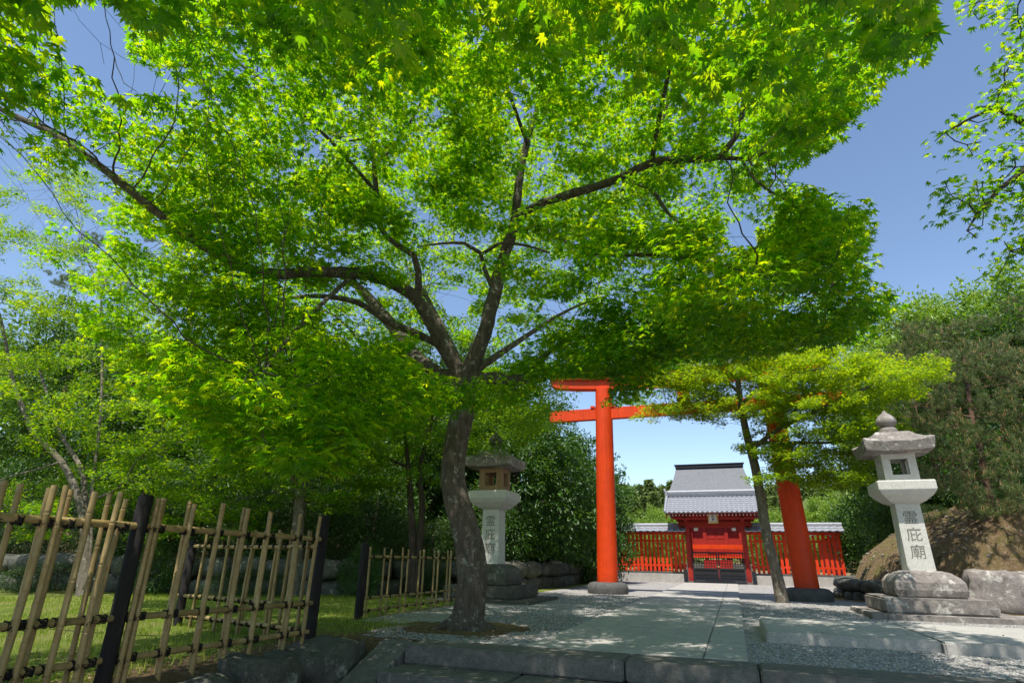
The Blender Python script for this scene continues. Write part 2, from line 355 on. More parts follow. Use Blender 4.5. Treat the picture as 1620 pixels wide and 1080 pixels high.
# steps
def step_row(name, z, ya, yb, xs, depth=.17):
    mb = MB()
    for a, c in zip(xs[:-1], xs[1:]): mb.box(a, c - .012, ya + random.uniform(-.012, .012), yb, z - depth, z + random.uniform(-.004, .004), .014)
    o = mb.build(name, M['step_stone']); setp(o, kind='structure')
step_row('step', .004, 5.55, 5.995, [-3.13, -.98, .10, 1.9, 3.6, 5.4, 7.4])
step_row('step', -.168, 5.08, 5.56, [-3.13, -1.9, .4, 2.2, 4.2, 7.4], .2)
step_row('step', -.34, 4.62, 5.09, [-3.13, -1.2, .7, 2.9, 5, 7.4], .2)
step_row('step', -.51, 4.15, 4.63, [-3.13, -1.7, .2, 2.4, 4.4, 7.4], .25)
mb = MB()   # sloping side stone of the steps
for k in range(3):
    ya, yb = 5.75 - k * .75, 5.75 - (k + 1) * .75 + .012; za, zb = (.02 - k * .30, .02 - (k + 1) * .30 + .006)
    x0, x1 = -3.50, -3.145
    mb.add([(x0, ya, za), (x1, ya, za), (x1, yb, zb), (x0, yb, zb), (x0, ya, za - .5), (x1, ya, za - .5), (x1, yb, zb - .5), (x0, yb, zb - .5)],
           [(0, 3, 2, 1), (4, 5, 6, 7), (0, 1, 5, 4), (2, 3, 7, 6), (0, 4, 7, 3), (1, 2, 6, 5)])
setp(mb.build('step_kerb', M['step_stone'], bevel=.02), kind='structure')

# ------------------------------------------------------------------ boulders and dry stone walls
def boulder(mb, c, s, seed=0, squar=.6, n=3, rough=.12, rz=0.0):
    bm = bmesh.new(); bmesh.ops.create_icosphere(bm, subdivisions=n, radius=1)
    cr, sr = math.cos(rz), math.sin(rz)
    for v in bm.verts:
        p = v.co.copy(); m_ = max(abs(p.x), abs(p.y), abs(p.z)); p = p.lerp(p / m_, squar)
        p *= 1 + rough * noise.noise(p * 1.3 + Vector((seed * 7.1, seed * 3.3, 0))) * 2 + rough * .5 * noise.noise(p * 4 + Vector((seed, 9, 2)))
        x, y_, z_ = p.x * s[0], p.y * s[1], p.z * s[2]
        v.co = Vector((c[0] + x * cr - y_ * sr, c[1] + x * sr + y_ * cr, c[2] + z_))
    bm.verts.index_update(); mb.add([tuple(v.co) for v in bm.verts], [tuple(v.index for v in f.verts) for f in bm.faces], True); bm.free()
def dry_wall(name, poly, base_z, h, wmin, wmax, label, m, thick=.3, rows=2, sq=.8, seed=1):
    random.seed(seed); mb = MB(); P = [Vector((*p, 0)) for p in poly]
    for r_ in range(rows):
        zc = base_z + h * (r_ + .5) / rows
        for a, c in zip(P[:-1], P[1:]):
            L = (c - a).length; d = (c - a) / L; s = random.uniform(0, .2); ang = math.atan2(d.y, d.x)
            while s < L:
                ww = random.uniform(wmin, wmax); p = a + d * (s + ww / 2); hh = h / rows * random.uniform(.85, 1.1)
                boulder(mb, (p.x + random.uniform(-.05, .05), p.y + random.uniform(-.05, .05), zc), (ww * .53, thick, hh * .56), random.random() * 50, sq, 3, .1, ang + random.uniform(-.06, .06)); s += ww
    o = mb.build(name, m); setp(o, label, 'stone wall'); return o
dry_wall('stone_wall', [(-21, 9.0), (-15, 9.4), (-9.2, 11.0), (-7.6, 12.4), (-6.3, 14.2), (-5.6, 19), (-5.9, 25)], -.1, .82, .4, 1.25, 'rough mossy boulder retaining wall behind the lawn and left lantern', M['granite_dark'], .3, 2, .42, 3)
dry_wall('stone_wall', [(4.15, 14.65), (6.5, 14.45), (10, 14.2), (16, 13.8)], -.05, .72, .55, .85, 'low wall of squared grey stones behind the right lantern', M['granite_old'], .28, 1, .85, 5)
dry_wall('stone_wall', [(3.15, 16.8), (2.75, 18.3), (2.9, 20.6), (3.9, 24.2)], -.1, .55, .3, .6, 'low dark rocks edging the right bank beside the torii', M['granite_dark'], .24, 2, .35, 8)
random.seed(11)
for k, (c, s, lb) in enumerate([((-3.85, 5.25, -.22), (.30, .42, .26), 'mossy boulder beside the top of the step kerb'), ((-4.0, 4.5, -.30), (.36, .40, .30), 'dark boulder below the end of the bamboo fence'),
                                ((-4.0, 3.75, -.36), (.34, .38, .3), 'mossy boulder at the lower corner under the bamboo fence'), ((-3.95, 3.0, -.42), (.35, .38, .3), 'boulder beneath the near bamboo fence panel'), ((-4.0, 2.2, -.4), (.38, .42, .36), 'nearest boulder beneath the bamboo fence')]):
    mb = MB(); boulder(mb, (0, 0, 0), s, k * 3 + 1, .55, 4, .13); o = mb.build('boulder', M['granite_dark']); o.location = c; setp(o, lb, 'boulder')  # mossy stone in a dark tone that also deepens the foreground shade
mb = MB(); boulder(mb, (0, 0, 0), (.5, .4, .34), 3.3, .25, 4, .2); o = mb.build('boulder', M['granite_dark']); o.location = (4.55, 25.4, .2); setp(o, 'dark rounded rock at the right end of the red fence', 'boulder')

# ------------------------------------------------------------------ TORII
TY = 16.5
t_ = empty('torii_gate', (-.85, TY, 0), 'tall vermilion shrine archway with a grey capped top beam standing over the path', 'torii')
def build_at(mb, name, m, root, bevel=0): return mb.build(name, m, root, off=root.location, bevel=bevel)
for x0, x1 in ((-3.27, -3.16), (1.58, 1.40)):
    mb = MB(); prof = [(.278, .0), (.278, .6), (.266, 2.0), (.256, 3.6), (.248, 5.0), (.244, 5.46)]
    pts = []; rad = []
    for r, z in prof: pts.append((x0 + (x1 - x0) * z / 5.46, TY, z + .15)); rad.append(r)
    mb.tube(pts, rad, 40); build_at(mb, 'post', M['vermilion'], t_)
    mb = MB(); mb.lathe([(.0, .27), (.38, .265), (.47, .245), (.53, .19), (.55, .11), (.54, .03), (.52, -.1)], 40, (x0, TY)); build_at(mb, 'base_stone', M['base_black'], t_)
mb = MB(); mb.box(-4.83, 3.23, TY - .085, TY + .085, 4.70, 5.04, .012); build_at(mb, 'tie_beam', M['vermilion'], t_)
def kas(x0, x1, z0, h, d, lift, mt, nm, slant=.1):
    vs, fs = [], []; n = 24
    for i in range(n + 1):
        u = i / n; x = x0 + (x1 - x0) * u; k = abs(2 * u - 1); z = z0 + lift * k ** 3
        sx = slant * (1 if u > .5 else -1) * (1 if i in (0, n) else 0)
        vs += [(x, TY - d, z), (x, TY + d, z), (x + sx, TY + d * 1.05, z + h), (x + sx, TY - d * 1.05, z + h)]
    for i in range(n):
        for k in range(4): a = i * 4 + k; b_ = i * 4 + (k + 1) % 4; fs.append((a, a + 4, b_ + 4, b_))
    fs += [(0, 1, 2, 3), tuple(n * 4 + k for k in (3, 2, 1, 0))]
    mb = MB(); mb.add(vs, fs); build_at(mb, nm, mt, t_, .01)
kas(-4.72, 2.86, 5.56, .26, .15, .20, M['vermilion'], 'lower_lintel')
kas(-4.82, 2.96, 5.823, .16, .21, .22, M['vermilion'], 'upper_lintel')
kas(-4.94, 3.08, 5.986, .10, .30, .24, M['tile'], 'lintel_cap')
mb = MB(); mb.box(-1.03, -.68, TY - .07, TY + .07, 5.043, 5.557, .01); build_at(mb, 'centre_strut', M['vermilion'], t_)
for xx in (-3.20, 1.43):
    for sgn in (-1, 1):
        mb = MB(); mb.box(xx + sgn * .30 - .06, xx + sgn * .30 + .06, TY - .11, TY + .11, 5.043, 5.12, .008); build_at(mb, 'wedge', M['vermilion'], t_)

# ------------------------------------------------------------------ text helper
def text_mesh(body, size, depth):
    cu = bpy.data.curves.new('characters', 'FONT'); cu.body = body; cu.size = size; cu.extrude = depth; cu.align_x = 'CENTER'; cu.align_y = 'CENTER'
    o = bpy.data.objects.new('tmp', cu); col.objects.link(o); dg = bpy.context.evaluated_depsgraph_get(); dg.update()
    me = bpy.data.meshes.new_from_object(o.evaluated_get(dg)); bpy.data.objects.remove(o); return me
m, t, b = mat('carved_shadowed_stone', (.19, .175, .15), .9, .1); M['carve'] = m

# ------------------------------------------------------------------ STONE LANTERNS
def lantern(cx, cyy, z0, label, mossy=False, s=1.0):
    t_ = empty('stone_lantern', (cx, cyy, z0), label, 'stone lantern', 'pair of stone lanterns flanking the path')
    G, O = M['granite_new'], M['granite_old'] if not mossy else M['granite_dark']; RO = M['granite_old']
    def B(mb, nm, m, par=t_, bev=.012): o = mb.build(nm, m, par, bevel=bev); return o
    mb = MB(); mb.box(-1.05, 1.2, -1.05, 1.0, -.1, .06, .015); B(mb, 'plinth', O, bev=0)
    mb = MB(); mb.box(-.80, .80, -.80, .80, .062, .30, .03); B(mb, 'lower_base', O, bev=0)
    mb = MB(); mb.frust((0, 0), [(.50, .302), (.53, .42), (.52, .54), (.47, .62), (.38, .69), (.27, .725)]); B(mb, 'base_block', O, bev=.03)
    mb = MB(); mb.frust((0, 0), [(.212, .70), (.195, 1.90)]); sh = B(mb, 'shaft', G, bev=.008)
    mb = MB(); mb.frust((0, 0), [(.21, 1.86), (.29, 1.90), (.40, 2.0), (.455, 2.09), (.455, 2.24), (.44, 2.255)]); B(mb, 'platform', G)
    # fire box: four walls round square openings
    mb = MB(); hw, z0_, z1_, o_, th = .275, 2.25, 2.76, .14, .08
    for a in range(4):
        Mx = Matrix.Rotation(a * math.pi / 2, 4, 'Z')
        mb.box(-hw, -o_, -hw, -hw + th, z0_, z1_, 0, Mx); mb.box(o_, hw - th - .001, -hw, -hw + th, z0_, z1_, 0, Mx)
        mb.box(-o_, o_, -hw + .001, -hw + th, z0_, z0_ + .12, 0, Mx); mb.box(-o_, o_, -hw + .001, -hw + th, z1_ - .1, z1_, 0, Mx)
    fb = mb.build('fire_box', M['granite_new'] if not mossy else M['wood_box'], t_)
    # roof with upturned corners
    n = 16; vs, fs = [], []
    def ring(hw, z, lift):
        r = []
        for side in range(4):
            for k in range(n):
                u = -1 + 2 * k / n; x, y = (u * hw, -hw) if side == 0 else (hw, u * hw) if side == 1 else (-u * hw, hw) if side == 2 else (-hw, -u * hw)
                r.append((x, y, z + lift * abs(u) ** 3))
        return r
    rings = [ring(.27, 2.75, 0), ring(.48, 2.762, .015), ring(.54, 2.775, .03), ring(.575, 2.94, .065), ring(.555, 2.96, .06), ring(.45, 3.01, .03), ring(.35, 3.085, .01), ring(.28, 3.165, 0), ring(.245, 3.175, 0), ring(.001, 3.176, 0)]
    for r in rings: vs += r
    m4 = 4 * n
    for i_ in range(len(rings) - 1):
        for k in range(m4): a, b_ = i_ * m4 + k, i_ * m4 + (k + 1) % m4; fs.append((a, b_, b_ + m4, a + m4))
    mb = MB(); mb.add(vs, fs); B(mb, 'roof', RO, bev=0)
    mb = MB(); mb.lathe([(.001, 3.14), (.155, 3.15), (.165, 3.22), (.14, 3.28), (.105, 3.295), (.11, 3.31), (.165, 3.355), (.175, 3.41), (.155, 3.48), (.105, 3.54), (.05, 3.58), (.015, 3.63), (.001, 3.635)], 28); B(mb, 'finial', O, bev=0)
    chars = '霊庇廟'
    for k, ch in enumerate(chars):
        me = text_mesh(ch, .25, .002); zc = 1.62 - k * .29
        o = link('carved_character', me, sh); o.rotation_euler = (R(90), 0, 0); yy = -(.212 - .017 * (zc - .7) / 1.2) - .0015
        o.location = (.0, yy, zc - .02); me.materials.clear(); me.materials.append(M['carve'])
    t_.scale = (s, s, s)
    return t_
M['wood_box'] = paint('weathered_cypress', (.30, .19, .10), .8)
lantern(3.07, 12.75, 0, 'pale stone lantern standing in full sun at the right of the path')
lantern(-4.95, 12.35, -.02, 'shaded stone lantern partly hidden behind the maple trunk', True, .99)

# ------------------------------------------------------------------ tiled roof helper (pantile rows on a slope)
def tile_slope(mb, x0, x1, y0, z0, y1, z1, pitch=.2, course=.24, sag=.0, amp=.035, thick=.03, step=.022):
    """eave line y0,z0 -> ridge line y1,z1; columns along x"""
    L = math.hypot(y1 - y0, z1 - z0); dy, dz = (y1 - y0) / L, (z1 - z0) / L; ny_, nz_ = (-dz, dy) if dy > 0 else (dz, -dy)
    nc = max(1, round((x1 - x0) / pitch)); per = 8; nxs = nc * per
    rows = max(1, round(L / course)); 
    for r in range(rows):
        sa, sb = L * r / rows, L * (r + 1) / rows
        vs = []
        for s_, up in ((sa, step), (sa, step + thick * 0), (sb + .02, 0)):
            pass
        prof = []
        for i_ in range(nxs + 1):
            u = (i_ % per) / per; x = x0 + (x1 - x0) * i_ / nxs
            h = amp * (math.cos(2 * math.pi * u) * .5 + .5) ** 1.6
            prof.append((x, h))
        base = []
        for (s_, e) in ((sa, -.03), (sa, step), (min(sb + .015, L), 0.0)):
            for x, h in prof:
                hh = (h + e) if e >= 0 else (h + step - .045)
                sg = -sag * math.sin(math.pi * s_ / L)
                base.append((x, y0 + dy * s_ + ny_ * hh, z0 + dz * s_ + nz_ * hh + sg))
        m_ = nxs + 1; fs = []
        for k in range(2):
            for i_ in range(nxs): a = k * m_ + i_; fs.append((a, a + 1, a + 1 + m_, a + m_))
        mb.add(base, fs, False)

# ------------------------------------------------------------------ GATE
GY = 27.2
g = empty('shrine_gate', (-.66, GY, 0), 'red wooden shrine gate with grey tiled roof and a hanging gold plaque', 'gate')
def gb(mb, nm, m, bevel=0, par=None): return mb.build(nm, m, par or g, off=g.location if par is None else g.location, bevel=bevel)
XL, XR = -1.80, .50
for x in (XL, XR):
    mb = MB(); mb.box(x - .10, x + .10, GY - .10, GY + .10, .0, 2.62, .012); gb(mb, 'post', M['red_dark'])
    mb = MB(); mb.box(x - .085, x + .085, GY + 1.3, GY + 1.47, .0, 2.62, .012); gb(mb, 'post', M['red_dark'])
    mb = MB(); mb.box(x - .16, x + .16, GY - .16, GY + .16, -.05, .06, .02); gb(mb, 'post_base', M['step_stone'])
mb = MB(); mb.box(XL - .35, XR + .35, GY - .07, GY + .07, 2.22, 2.44, .01); gb(mb, 'main_beam', M['red_dark'])
mb = MB(); mb.box(XL - .5, XR + .5, GY - .09, GY + .09, 2.60, 2.74, .01); mb.box(XL - .5, XR + .5, GY - .72, GY - .60, 2.50, 2.60, .008); mb.box(XL - .5, XR + .5, GY + .9, GY + 1.02, 2.50, 2.60, .008); gb(mb, 'purlin', M['red_dark'])
mb = MB()
for x in (XL, XR): mb.box(x - .06, x + .06, GY - .75, GY + 1.6, 2.44, 2.56, .008)
mb.box(-.72, -.6, GY - .05, GY + .05, 2.442, 2.60, .01)
gb(mb, 'bracket', M['red_dark'])
mb = MB(); n = 26
for k in range(n):
    x = XL - .62 + (XR - XL + 1.24) * k / (n - 1)
    for sg in (-1, 1):
        yc = GY + .3
        mb.add([(x - .025, yc, 3.42), (x + .025, yc, 3.42), (x + .025, yc + sg * 1.25, 2.70), (x - .025, yc + sg * 1.25, 2.70), (x - .025, yc, 3.36), (x + .025, yc, 3.36), (x + .025, yc + sg * 1.25, 2.63), (x - .025, yc + sg * 1.25, 2.63)],
               [(0, 1, 2, 3), (4, 7, 6, 5), (0, 4, 5, 1), (2, 6, 7, 3), (0, 3, 7, 4), (1, 5, 6, 2)])
gb(mb, 'rafters', M['red_dark'])
for k in range(n):
    x = XL - .62 + (XR - XL + 1.24) * k / (n - 1); mb = MB(); mb.box(x - .02, x + .02, GY + .3 - 1.262, GY + .3 - 1.25, 2.635, 2.69); gb(mb, 'rafter_tip', M['cream'])
mb = MB(); yc = GY + .3
mb.add([(XL - .72, yc - 1.30, 2.70), (XR + .72, yc - 1.30, 2.70), (XR + .72, yc, 3.45), (XL - .72, yc, 3.45), (XR + .72, yc + 1.3, 2.70), (XL - .72, yc + 1.3, 2.70),
        (XL - .72, yc - 1.30, 2.76), (XR + .72, yc - 1.30, 2.76), (XR + .72, yc, 3.51), (XL - .72, yc, 3.51), (XR + .72, yc + 1.3, 2.76), (XL - .72, yc + 1.3, 2.76)],
       [(0, 3, 2, 1), (3, 5, 4, 2), (6, 7, 8, 9), (9, 8, 10, 11), (0, 1, 7, 6), (5, 11, 10, 4), (0, 6, 9, 3), (3, 9, 11, 5), (1, 2, 8, 7), (2, 4, 10, 8)])
rf = gb(mb, 'roof', M['red_dark'])
mb = MB(); tile_slope(mb, XL - .78, XR + .78, yc - 1.36, 2.75, yc, 3.55, .195, .2, .0); tile_slope(mb, XL - .78, XR + .78, yc + 1.36, 2.75, yc, 3.55, .195, .2, .0)
for x in (XL - .78, XR + .78):
    for sg in (-1, 1): mb.tube([(x, yc + sg * 1.37, 2.79), (x, yc, 3.60)], .055, 10)
nc = round((XR - XL + 1.56) / .195)
for k in range(nc + 1):
    x = XL - .78 + (XR - XL + 1.56) * k / nc; mb.tube([(x, yc - 1.40, 2.775), (x, yc - 1.34, 2.80)], .042, 10)
mb.build('roof_tiles', M['tile'], rf, off=g.location)
mb = MB(); mb.box(XL - .70, XR + .70, yc - .11, yc + .11, 3.53, 3.70, .01); mb.build('ridge', M['tile'], rf, off=g.location)
mb = MB(); mb.tube([(XL - .74, yc, 3.745), (XR + .74, yc, 3.745)], .075, 14)
for z in (3.575, 3.62, 3.665): mb.box(XL - .71, XR + .71, yc - .125, yc + .125, z, z + .018)
mb.build('ridge_cap', M['tile'], rf, off=g.location)
for x, sg in ((XL - .78, -1), (XR + .78, 1)):
    mb = MB(); mb.box(x - .06, x + .06, yc - .16, yc + .16, 3.50, 3.80, .02); mb.tube([(x + sg * .06, yc, 3.80), (x + sg * .09, yc, 3.92)], [.06, .03], 8)
    mb.build('ridge_end_tile', M['tile'], rf, off=g.location)
# gable boards
for x in (XL - .74, XR + .74):
    mb = MB()
    for sg in (-1, 1):
        mb.add([(x - .02, yc, 3.44), (x + .02, yc, 3.44), (x + .02, yc + sg * 1.30, 2.69), (x - .02, yc + sg * 1.30, 2.69), (x - .02, yc, 3.26), (x + .02, yc, 3.26), (x + .02, yc + sg * 1.30, 2.54), (x - .02, yc + sg * 1.30, 2.54)],
               [(0, 1, 2, 3), (4, 7, 6, 5), (0, 4, 5, 1), (2, 6, 7, 3), (0, 3, 7, 4), (1, 5, 6, 2)])
    gb(mb, 'gable_board', M['red_dark'])
for x in (XL + .38, XR - .38):
    mb = MB(); mb.box(x - .09, x + .09, GY - .13, GY - .071, 2.07, 2.2, .02); gb(mb, 'crest_ornament', M['cream'])
pl = MB(); pl.box(-.86, -.46, GY - .80, GY - .76, 2.33, 2.86, .01); po = gb(pl, 'plaque', M['gold'])
mb = MB(); mb.box(-.80, -.52, GY - .803, GY - .80, 2.42, 2.80); mb.build('plaque_field', M['cream'], po, off=g.location)
for k, ch in enumerate('霊庇廟'):
    me = text_mesh(ch, .125, .001); o = link('plaque_character', me, po); o.rotation_euler = (R(90), 0, 0)
    o.location = (-.66 - g.location.x, GY - .806 - g.location.y, 2.735 - k * .125); me.materials.clear(); me.materials.append(M['blackwood'])
# lattice doors
def lattice(name, x0, x1, yy, z0, z1, zs):
    d = MB(); fw = .055
    d.box(x0, x0 + fw, yy - .025, yy + .025, z0, z1); d.box(x1 - fw, x1, yy - .025, yy + .025, z0, z1)
    for z in (z0, zs, z1 - .06): d.box(x0 + fw, x1 - fw, yy - .022, yy + .022, z, z + .06)
    o = gb(d, name, M['blackwood']); l = MB(); nxv = 9
    for k in range(1, nxv): x = x0 + fw + (x1 - x0 - 2 * fw) * k / nxv; l.box(x - .011, x + .011, yy - .012, yy + .010, z0 + .06, z1 - .06)
    z = z0 + .06 + .1
    while z < z1 - .08:
        if abs(z - zs) > .07: l.box(x0 + fw, x1 - fw, yy - .016, yy - .0125, z - .011, z + .011)
        z += .105
    l.box(x0 + fw, x1 - fw, yy + .012, yy + .022, z0 + .06, zs)
    l.build('lattice', M['blackwood'], o, off=g.location)
    return o
xm = (XL + XR) / 2
lattice('door', XL + .12, xm - .012, GY - .16, .08, 1.22, .52); lattice('door', xm + .012, XR - .12, GY - .16, .08, 1.22, .52)
mb = MB(); mb.box(XL - .28, XL - .12, GY - .26, GY - .16, .0, .50, .01); mb.box(XR + .12, XR + .28, GY - .26, GY - .16, .0, .50, .01); mb.box(XL + .1, XR - .1, GY - .22, GY - .1, .0, .075, .005); gb(mb, 'sill', M['blackwood'])
mb = MB(); mb.tube([(xm - .07, GY - .2, .66), (xm, GY - .21, .62), (xm + .07, GY - .2, .66)], .012, 6); gb(mb, 'latch', M['gold'])

# inner hall seen through the gate
h = empty('main_hall', (-.75, 32.4, 0), 'small red shrine hall with a steep grey bark roof behind the gate', 'shrine hall')
def hb(mb, nm, m, bevel=0): return mb.build(nm, m, h, off=h.location, bevel=bevel)
HX0, HX1, HY = -1.95, .45, 31.3
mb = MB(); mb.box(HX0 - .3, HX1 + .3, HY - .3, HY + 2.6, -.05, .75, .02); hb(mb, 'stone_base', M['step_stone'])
mb = MB(); mb.box(HX0, HX1, HY + .1, HY + 2.2, 1.15, 4.0); hb(mb, 'wall', M['red_dark'])
mb = MB(); mb.box(HX0 - .25, HX1 + .25, HY - .28, HY + 2.3, 1.0, 1.15, .01); hb(mb, 'veranda', M['vermilion'])
mb = MB(); mb.box(HX0 - .25, HX1 + .25, HY - .30, HY - .24, 1.40, 1.62, .01); mb.box(HX0 - .2, HX0 - .13, HY - .30, HY - .24, 1.15, 1.75); mb.box(HX1 + .13, HX1 + .2, HY - .30, HY - .24, 1.15, 1.75); hb(mb, 'railing', M['vermilion'])
for x in (HX0 + .02, -1.25, -.25, HX1 - .02):
    mb = MB(); mb.box(x - .09, x + .09, HY - .02, HY + .16, .75, 4.0, .01); hb(mb, 'pillar', M['red_dark'])
for x0, x1 in ((-1.15, -.76), (-.74, -.35)):
    mb = MB(); mb.box(x0, x1, HY + .04, HY + .095, 1.2, 2.7, .005)
    for z in (1.5, 1.9, 2.3): mb.box(x0 + .03, x1 - .03, HY + .025, HY + .038, z, z + .03)
    hb(mb, 'door', M['red_dark'])
mb = MB()
for k in range(5): mb.box(-1.4, -.1, HY - .35 - .22 * k, HY - .31 - .22 * (k - 1), .0, .93 - .18 * k, .005)
hb(mb, 'stair', M['red_dark'])
mb = MB()   # bark roof: curved slopes, front eave low
def roof_curve(u, zr, ze): return ze + (zr - ze) * (u ** 1.25)
yr = HY + 1.15; ze, zr = 4.1, 5.52; n = 14; vs = []; fs = []
for i_ in range(n + 1):
    u = i_ / n
    for sg in (-1,):
        y = (yr - 1.95) + 1.95 * u; hw0 = 2.02 - .33 * u
        vs += [(-.75 - hw0, y, roof_curve(u, zr, ze)), (-.75 + hw0, y, roof_curve(u, zr, ze))]
for i_ in range(n, -1, -1):
    u = i_ / n; y = (yr + 1.95) - 1.95 * u; hw0 = 2.02 - .33 * u
    vs += [(-.75 - hw0, y, roof_curve(u, zr, ze)), (-.75 + hw0, y, roof_curve(u, zr, ze))]
K = len(vs) // 2
lowv = [(x, y, z - .16) for x, y, z in vs]
for i_ in range(K - 1): fs.append((2 * i_, 2 * i_ + 1, 2 * i_ + 3, 2 * i_ + 2))
vs2 = vs + lowv; o2 = len(vs)
for i_ in range(K - 1):
    fs.append((o2 + 2 * i_ + 1, o2 + 2 * i_, o2 + 2 * i_ + 2, o2 + 2 * i_ + 3)); fs.append((2 * i_, 2 * i_ + 2, o2 + 2 * i_ + 2, o2 + 2 * i_)); fs.append((2 * i_ + 1, o2 + 2 * i_ + 1, o2 + 2 * i_ + 3, 2 * i_ + 3))
fs += [(0, o2, o2 + 1, 1)]
mb.add(vs2, fs); rr = hb(mb, 'roof', M['barkroof'])
mb = MB(); mb.box(-2.47, .97, yr - .14, yr + .14, 5.50, 5.66, .02); mb.box(-2.52, 1.02, yr - .17, yr + .17, 5.66, 5.71, .01); mb.build('ridge', M['blackwood'], rr, off=h.location)
mb = MB()
for k in range(30):
    x = -2.6 + 3.7 * k / 29; mb.box(x - .03, x + .03, yr - 1.85, yr - .3, 3.93, 3.99)
hb(mb, 'rafters', M['red_dark'])

# red picket fences with little tiled roofs either side of the gate
def wing(x0, x1, label, ret=0):
    w_ = empty('picket_fence', ((x0 + x1) / 2, GY + .1, 0), label, 'fence', 'roofed red fences either side of the gate')
    Y = GY + .1
    def wb(mb, nm, m, bevel=0, par=None): return mb.build(nm, m, par or w_, off=w_.location, bevel=bevel)
    mb = MB(); mb.box(x0, x1, Y - .16, Y + .16, -.05, .33, .02)
    if ret: mb.box(x1 - .32 if ret > 0 else x0, x1 if ret > 0 else x0 + .32, Y + .162, Y + 6, -.05, .33, .02)
    wb(mb, 'plinth', M['path_stone'])
    mb = MB(); mb.box(x0, x1, Y - .09, Y + .09, .33, .41, .006); wb(mb, 'sill', M['base_black'])
    mb = MB(); mb.box(x0, x1, Y - .022, Y + .022, .62, .70); mb.box(x0, x1, Y - .022, Y + .022, 1.62, 1.70); mb.box(x0 - .02, x1 + .02, Y - .05, Y + .05, 1.92, 2.02); wb(mb, 'rails', M['picket_red'])
    n = int((x1 - x0) / .178)
    pm = None
    for k in range(n):
        x = x0 + .09 + (x1 - x0 - .18) * k / (n - 1)
        if k % 8 == 7:
            mb = MB(); mb.box(x - .065, x + .065, Y - .065, Y + .05, .41, 1.92, .006); wb(mb, 'upright', M['picket_red'])
        else:
            if pm is None:
                mb = MB(); mb.box(-.052, .052, -.05, -.024, .412, 1.91, .004); o = mb.build('picket', M['picket_red'], w_); pm = o
            else: o = pm.copy(); col.objects.link(o); o.parent = w_
            o.location = (x - w_.location.x, .0, 0)
    mb = MB(); yy = Y
    mb.add([(x0 - .05, yy - .48, 2.0), (x1 + .05, yy - .48, 2.0), (x1 + .05, yy, 2.22), (x0 - .05, yy, 2.22), (x1 + .05, yy + .48, 2.0), (x0 - .05, yy + .48, 2.0)], [(0, 1, 2, 3), (3, 2, 4, 5), (0, 5, 4, 1)])
    rf = wb(mb, 'roof', M['red_dark'])
    mb = MB(); tile_slope(mb, x0 - .1, x1 + .1, yy - .52, 2.03, yy, 2.25, .27, .23, 0, .03); tile_slope(mb, x0 - .1, x1 + .1, yy + .52, 2.03, yy, 2.25, .27, .23, 0, .03)
    mb.tube([(x0 - .12, yy, 2.33), (x1 + .12, yy, 2.33)], .075, 12); mb.box(x0 - .1, x1 + .1, yy - .07, yy + .07, 2.2, 2.31)
    if ret:
        xr = x1 - .1 if ret > 0 else x0 + .1
        n0 = len(mb.v); tile_slope(mb, -6.0, -.5, -.46, 2.03, 0, 2.25, .27, .23, 0, .03); tile_slope(mb, -6.0, -.5, .46, 2.03, 0, 2.25, .27, .23, 0, .03)
        mb.tube([(-6.0, 0, 2.33), (-.5, 0, 2.33)], .075, 12)
        for i_ in range(n0, len(mb.v)): a = mb.v[i_]; mb.v[i_] = (xr + a[1], Y - a[0], a[2])
    mb.build('roof_tiles', M['tile'], rf, off=w_.location)
    if ret:
        for k in range(30):
            o = pm.copy(); col.objects.link(o); o.parent = w_; o.rotation_euler = (0, 0, R(90)); o.location = (xr - w_.location.x - .0, .3 + .19 * k, 0)
wing(-6.6, XL - .14, 'roofed red picket fence running left from the shrine gate', -1)
wing(XR + .14, 4.12, 'roofed red picket fence running right from the shrine gate past the torii', 1)

# ------------------------------------------------------------------ BAMBOO FENCES
def bamboo_mesh(L, r=.029, seed=0, nodes=.24):
    random.seed(seed); pts, rad = [], []; z = 0; nxt = random.uniform(.05, nodes)
    pts.append((0, 0, 0)); rad.append(r)
    while nxt < L - .02:
        for dz, f in ((-.014, 1.0), (-.005, 1.14), (-.001, .84), (.003, 1.12), (.016, 1.0)): pts.append((0, 0, nxt + dz)); rad.append(r * f * (1 - .08 * nxt / L))
        nxt += nodes * random.uniform(.75, 1.25)
    pts.append((0, 0, L)); rad.append(r * .92)
    bx, by = random.uniform(-.012, .012), random.uniform(-.012, .012)
    pts = [(bx * math.sin(math.pi * p[2] / L), by * math.sin(math.pi * p[2] / L), p[2]) for p in pts]
    mb = MB(); mb.tube(pts, rad, 12)
    me = bpy.data.meshes.new('stake'); me.from_pydata(mb.v, [], mb.f); me.polygons.foreach_set('use_smooth', mb.sm); me.materials.append(M['bamboo']); me.update(); return me
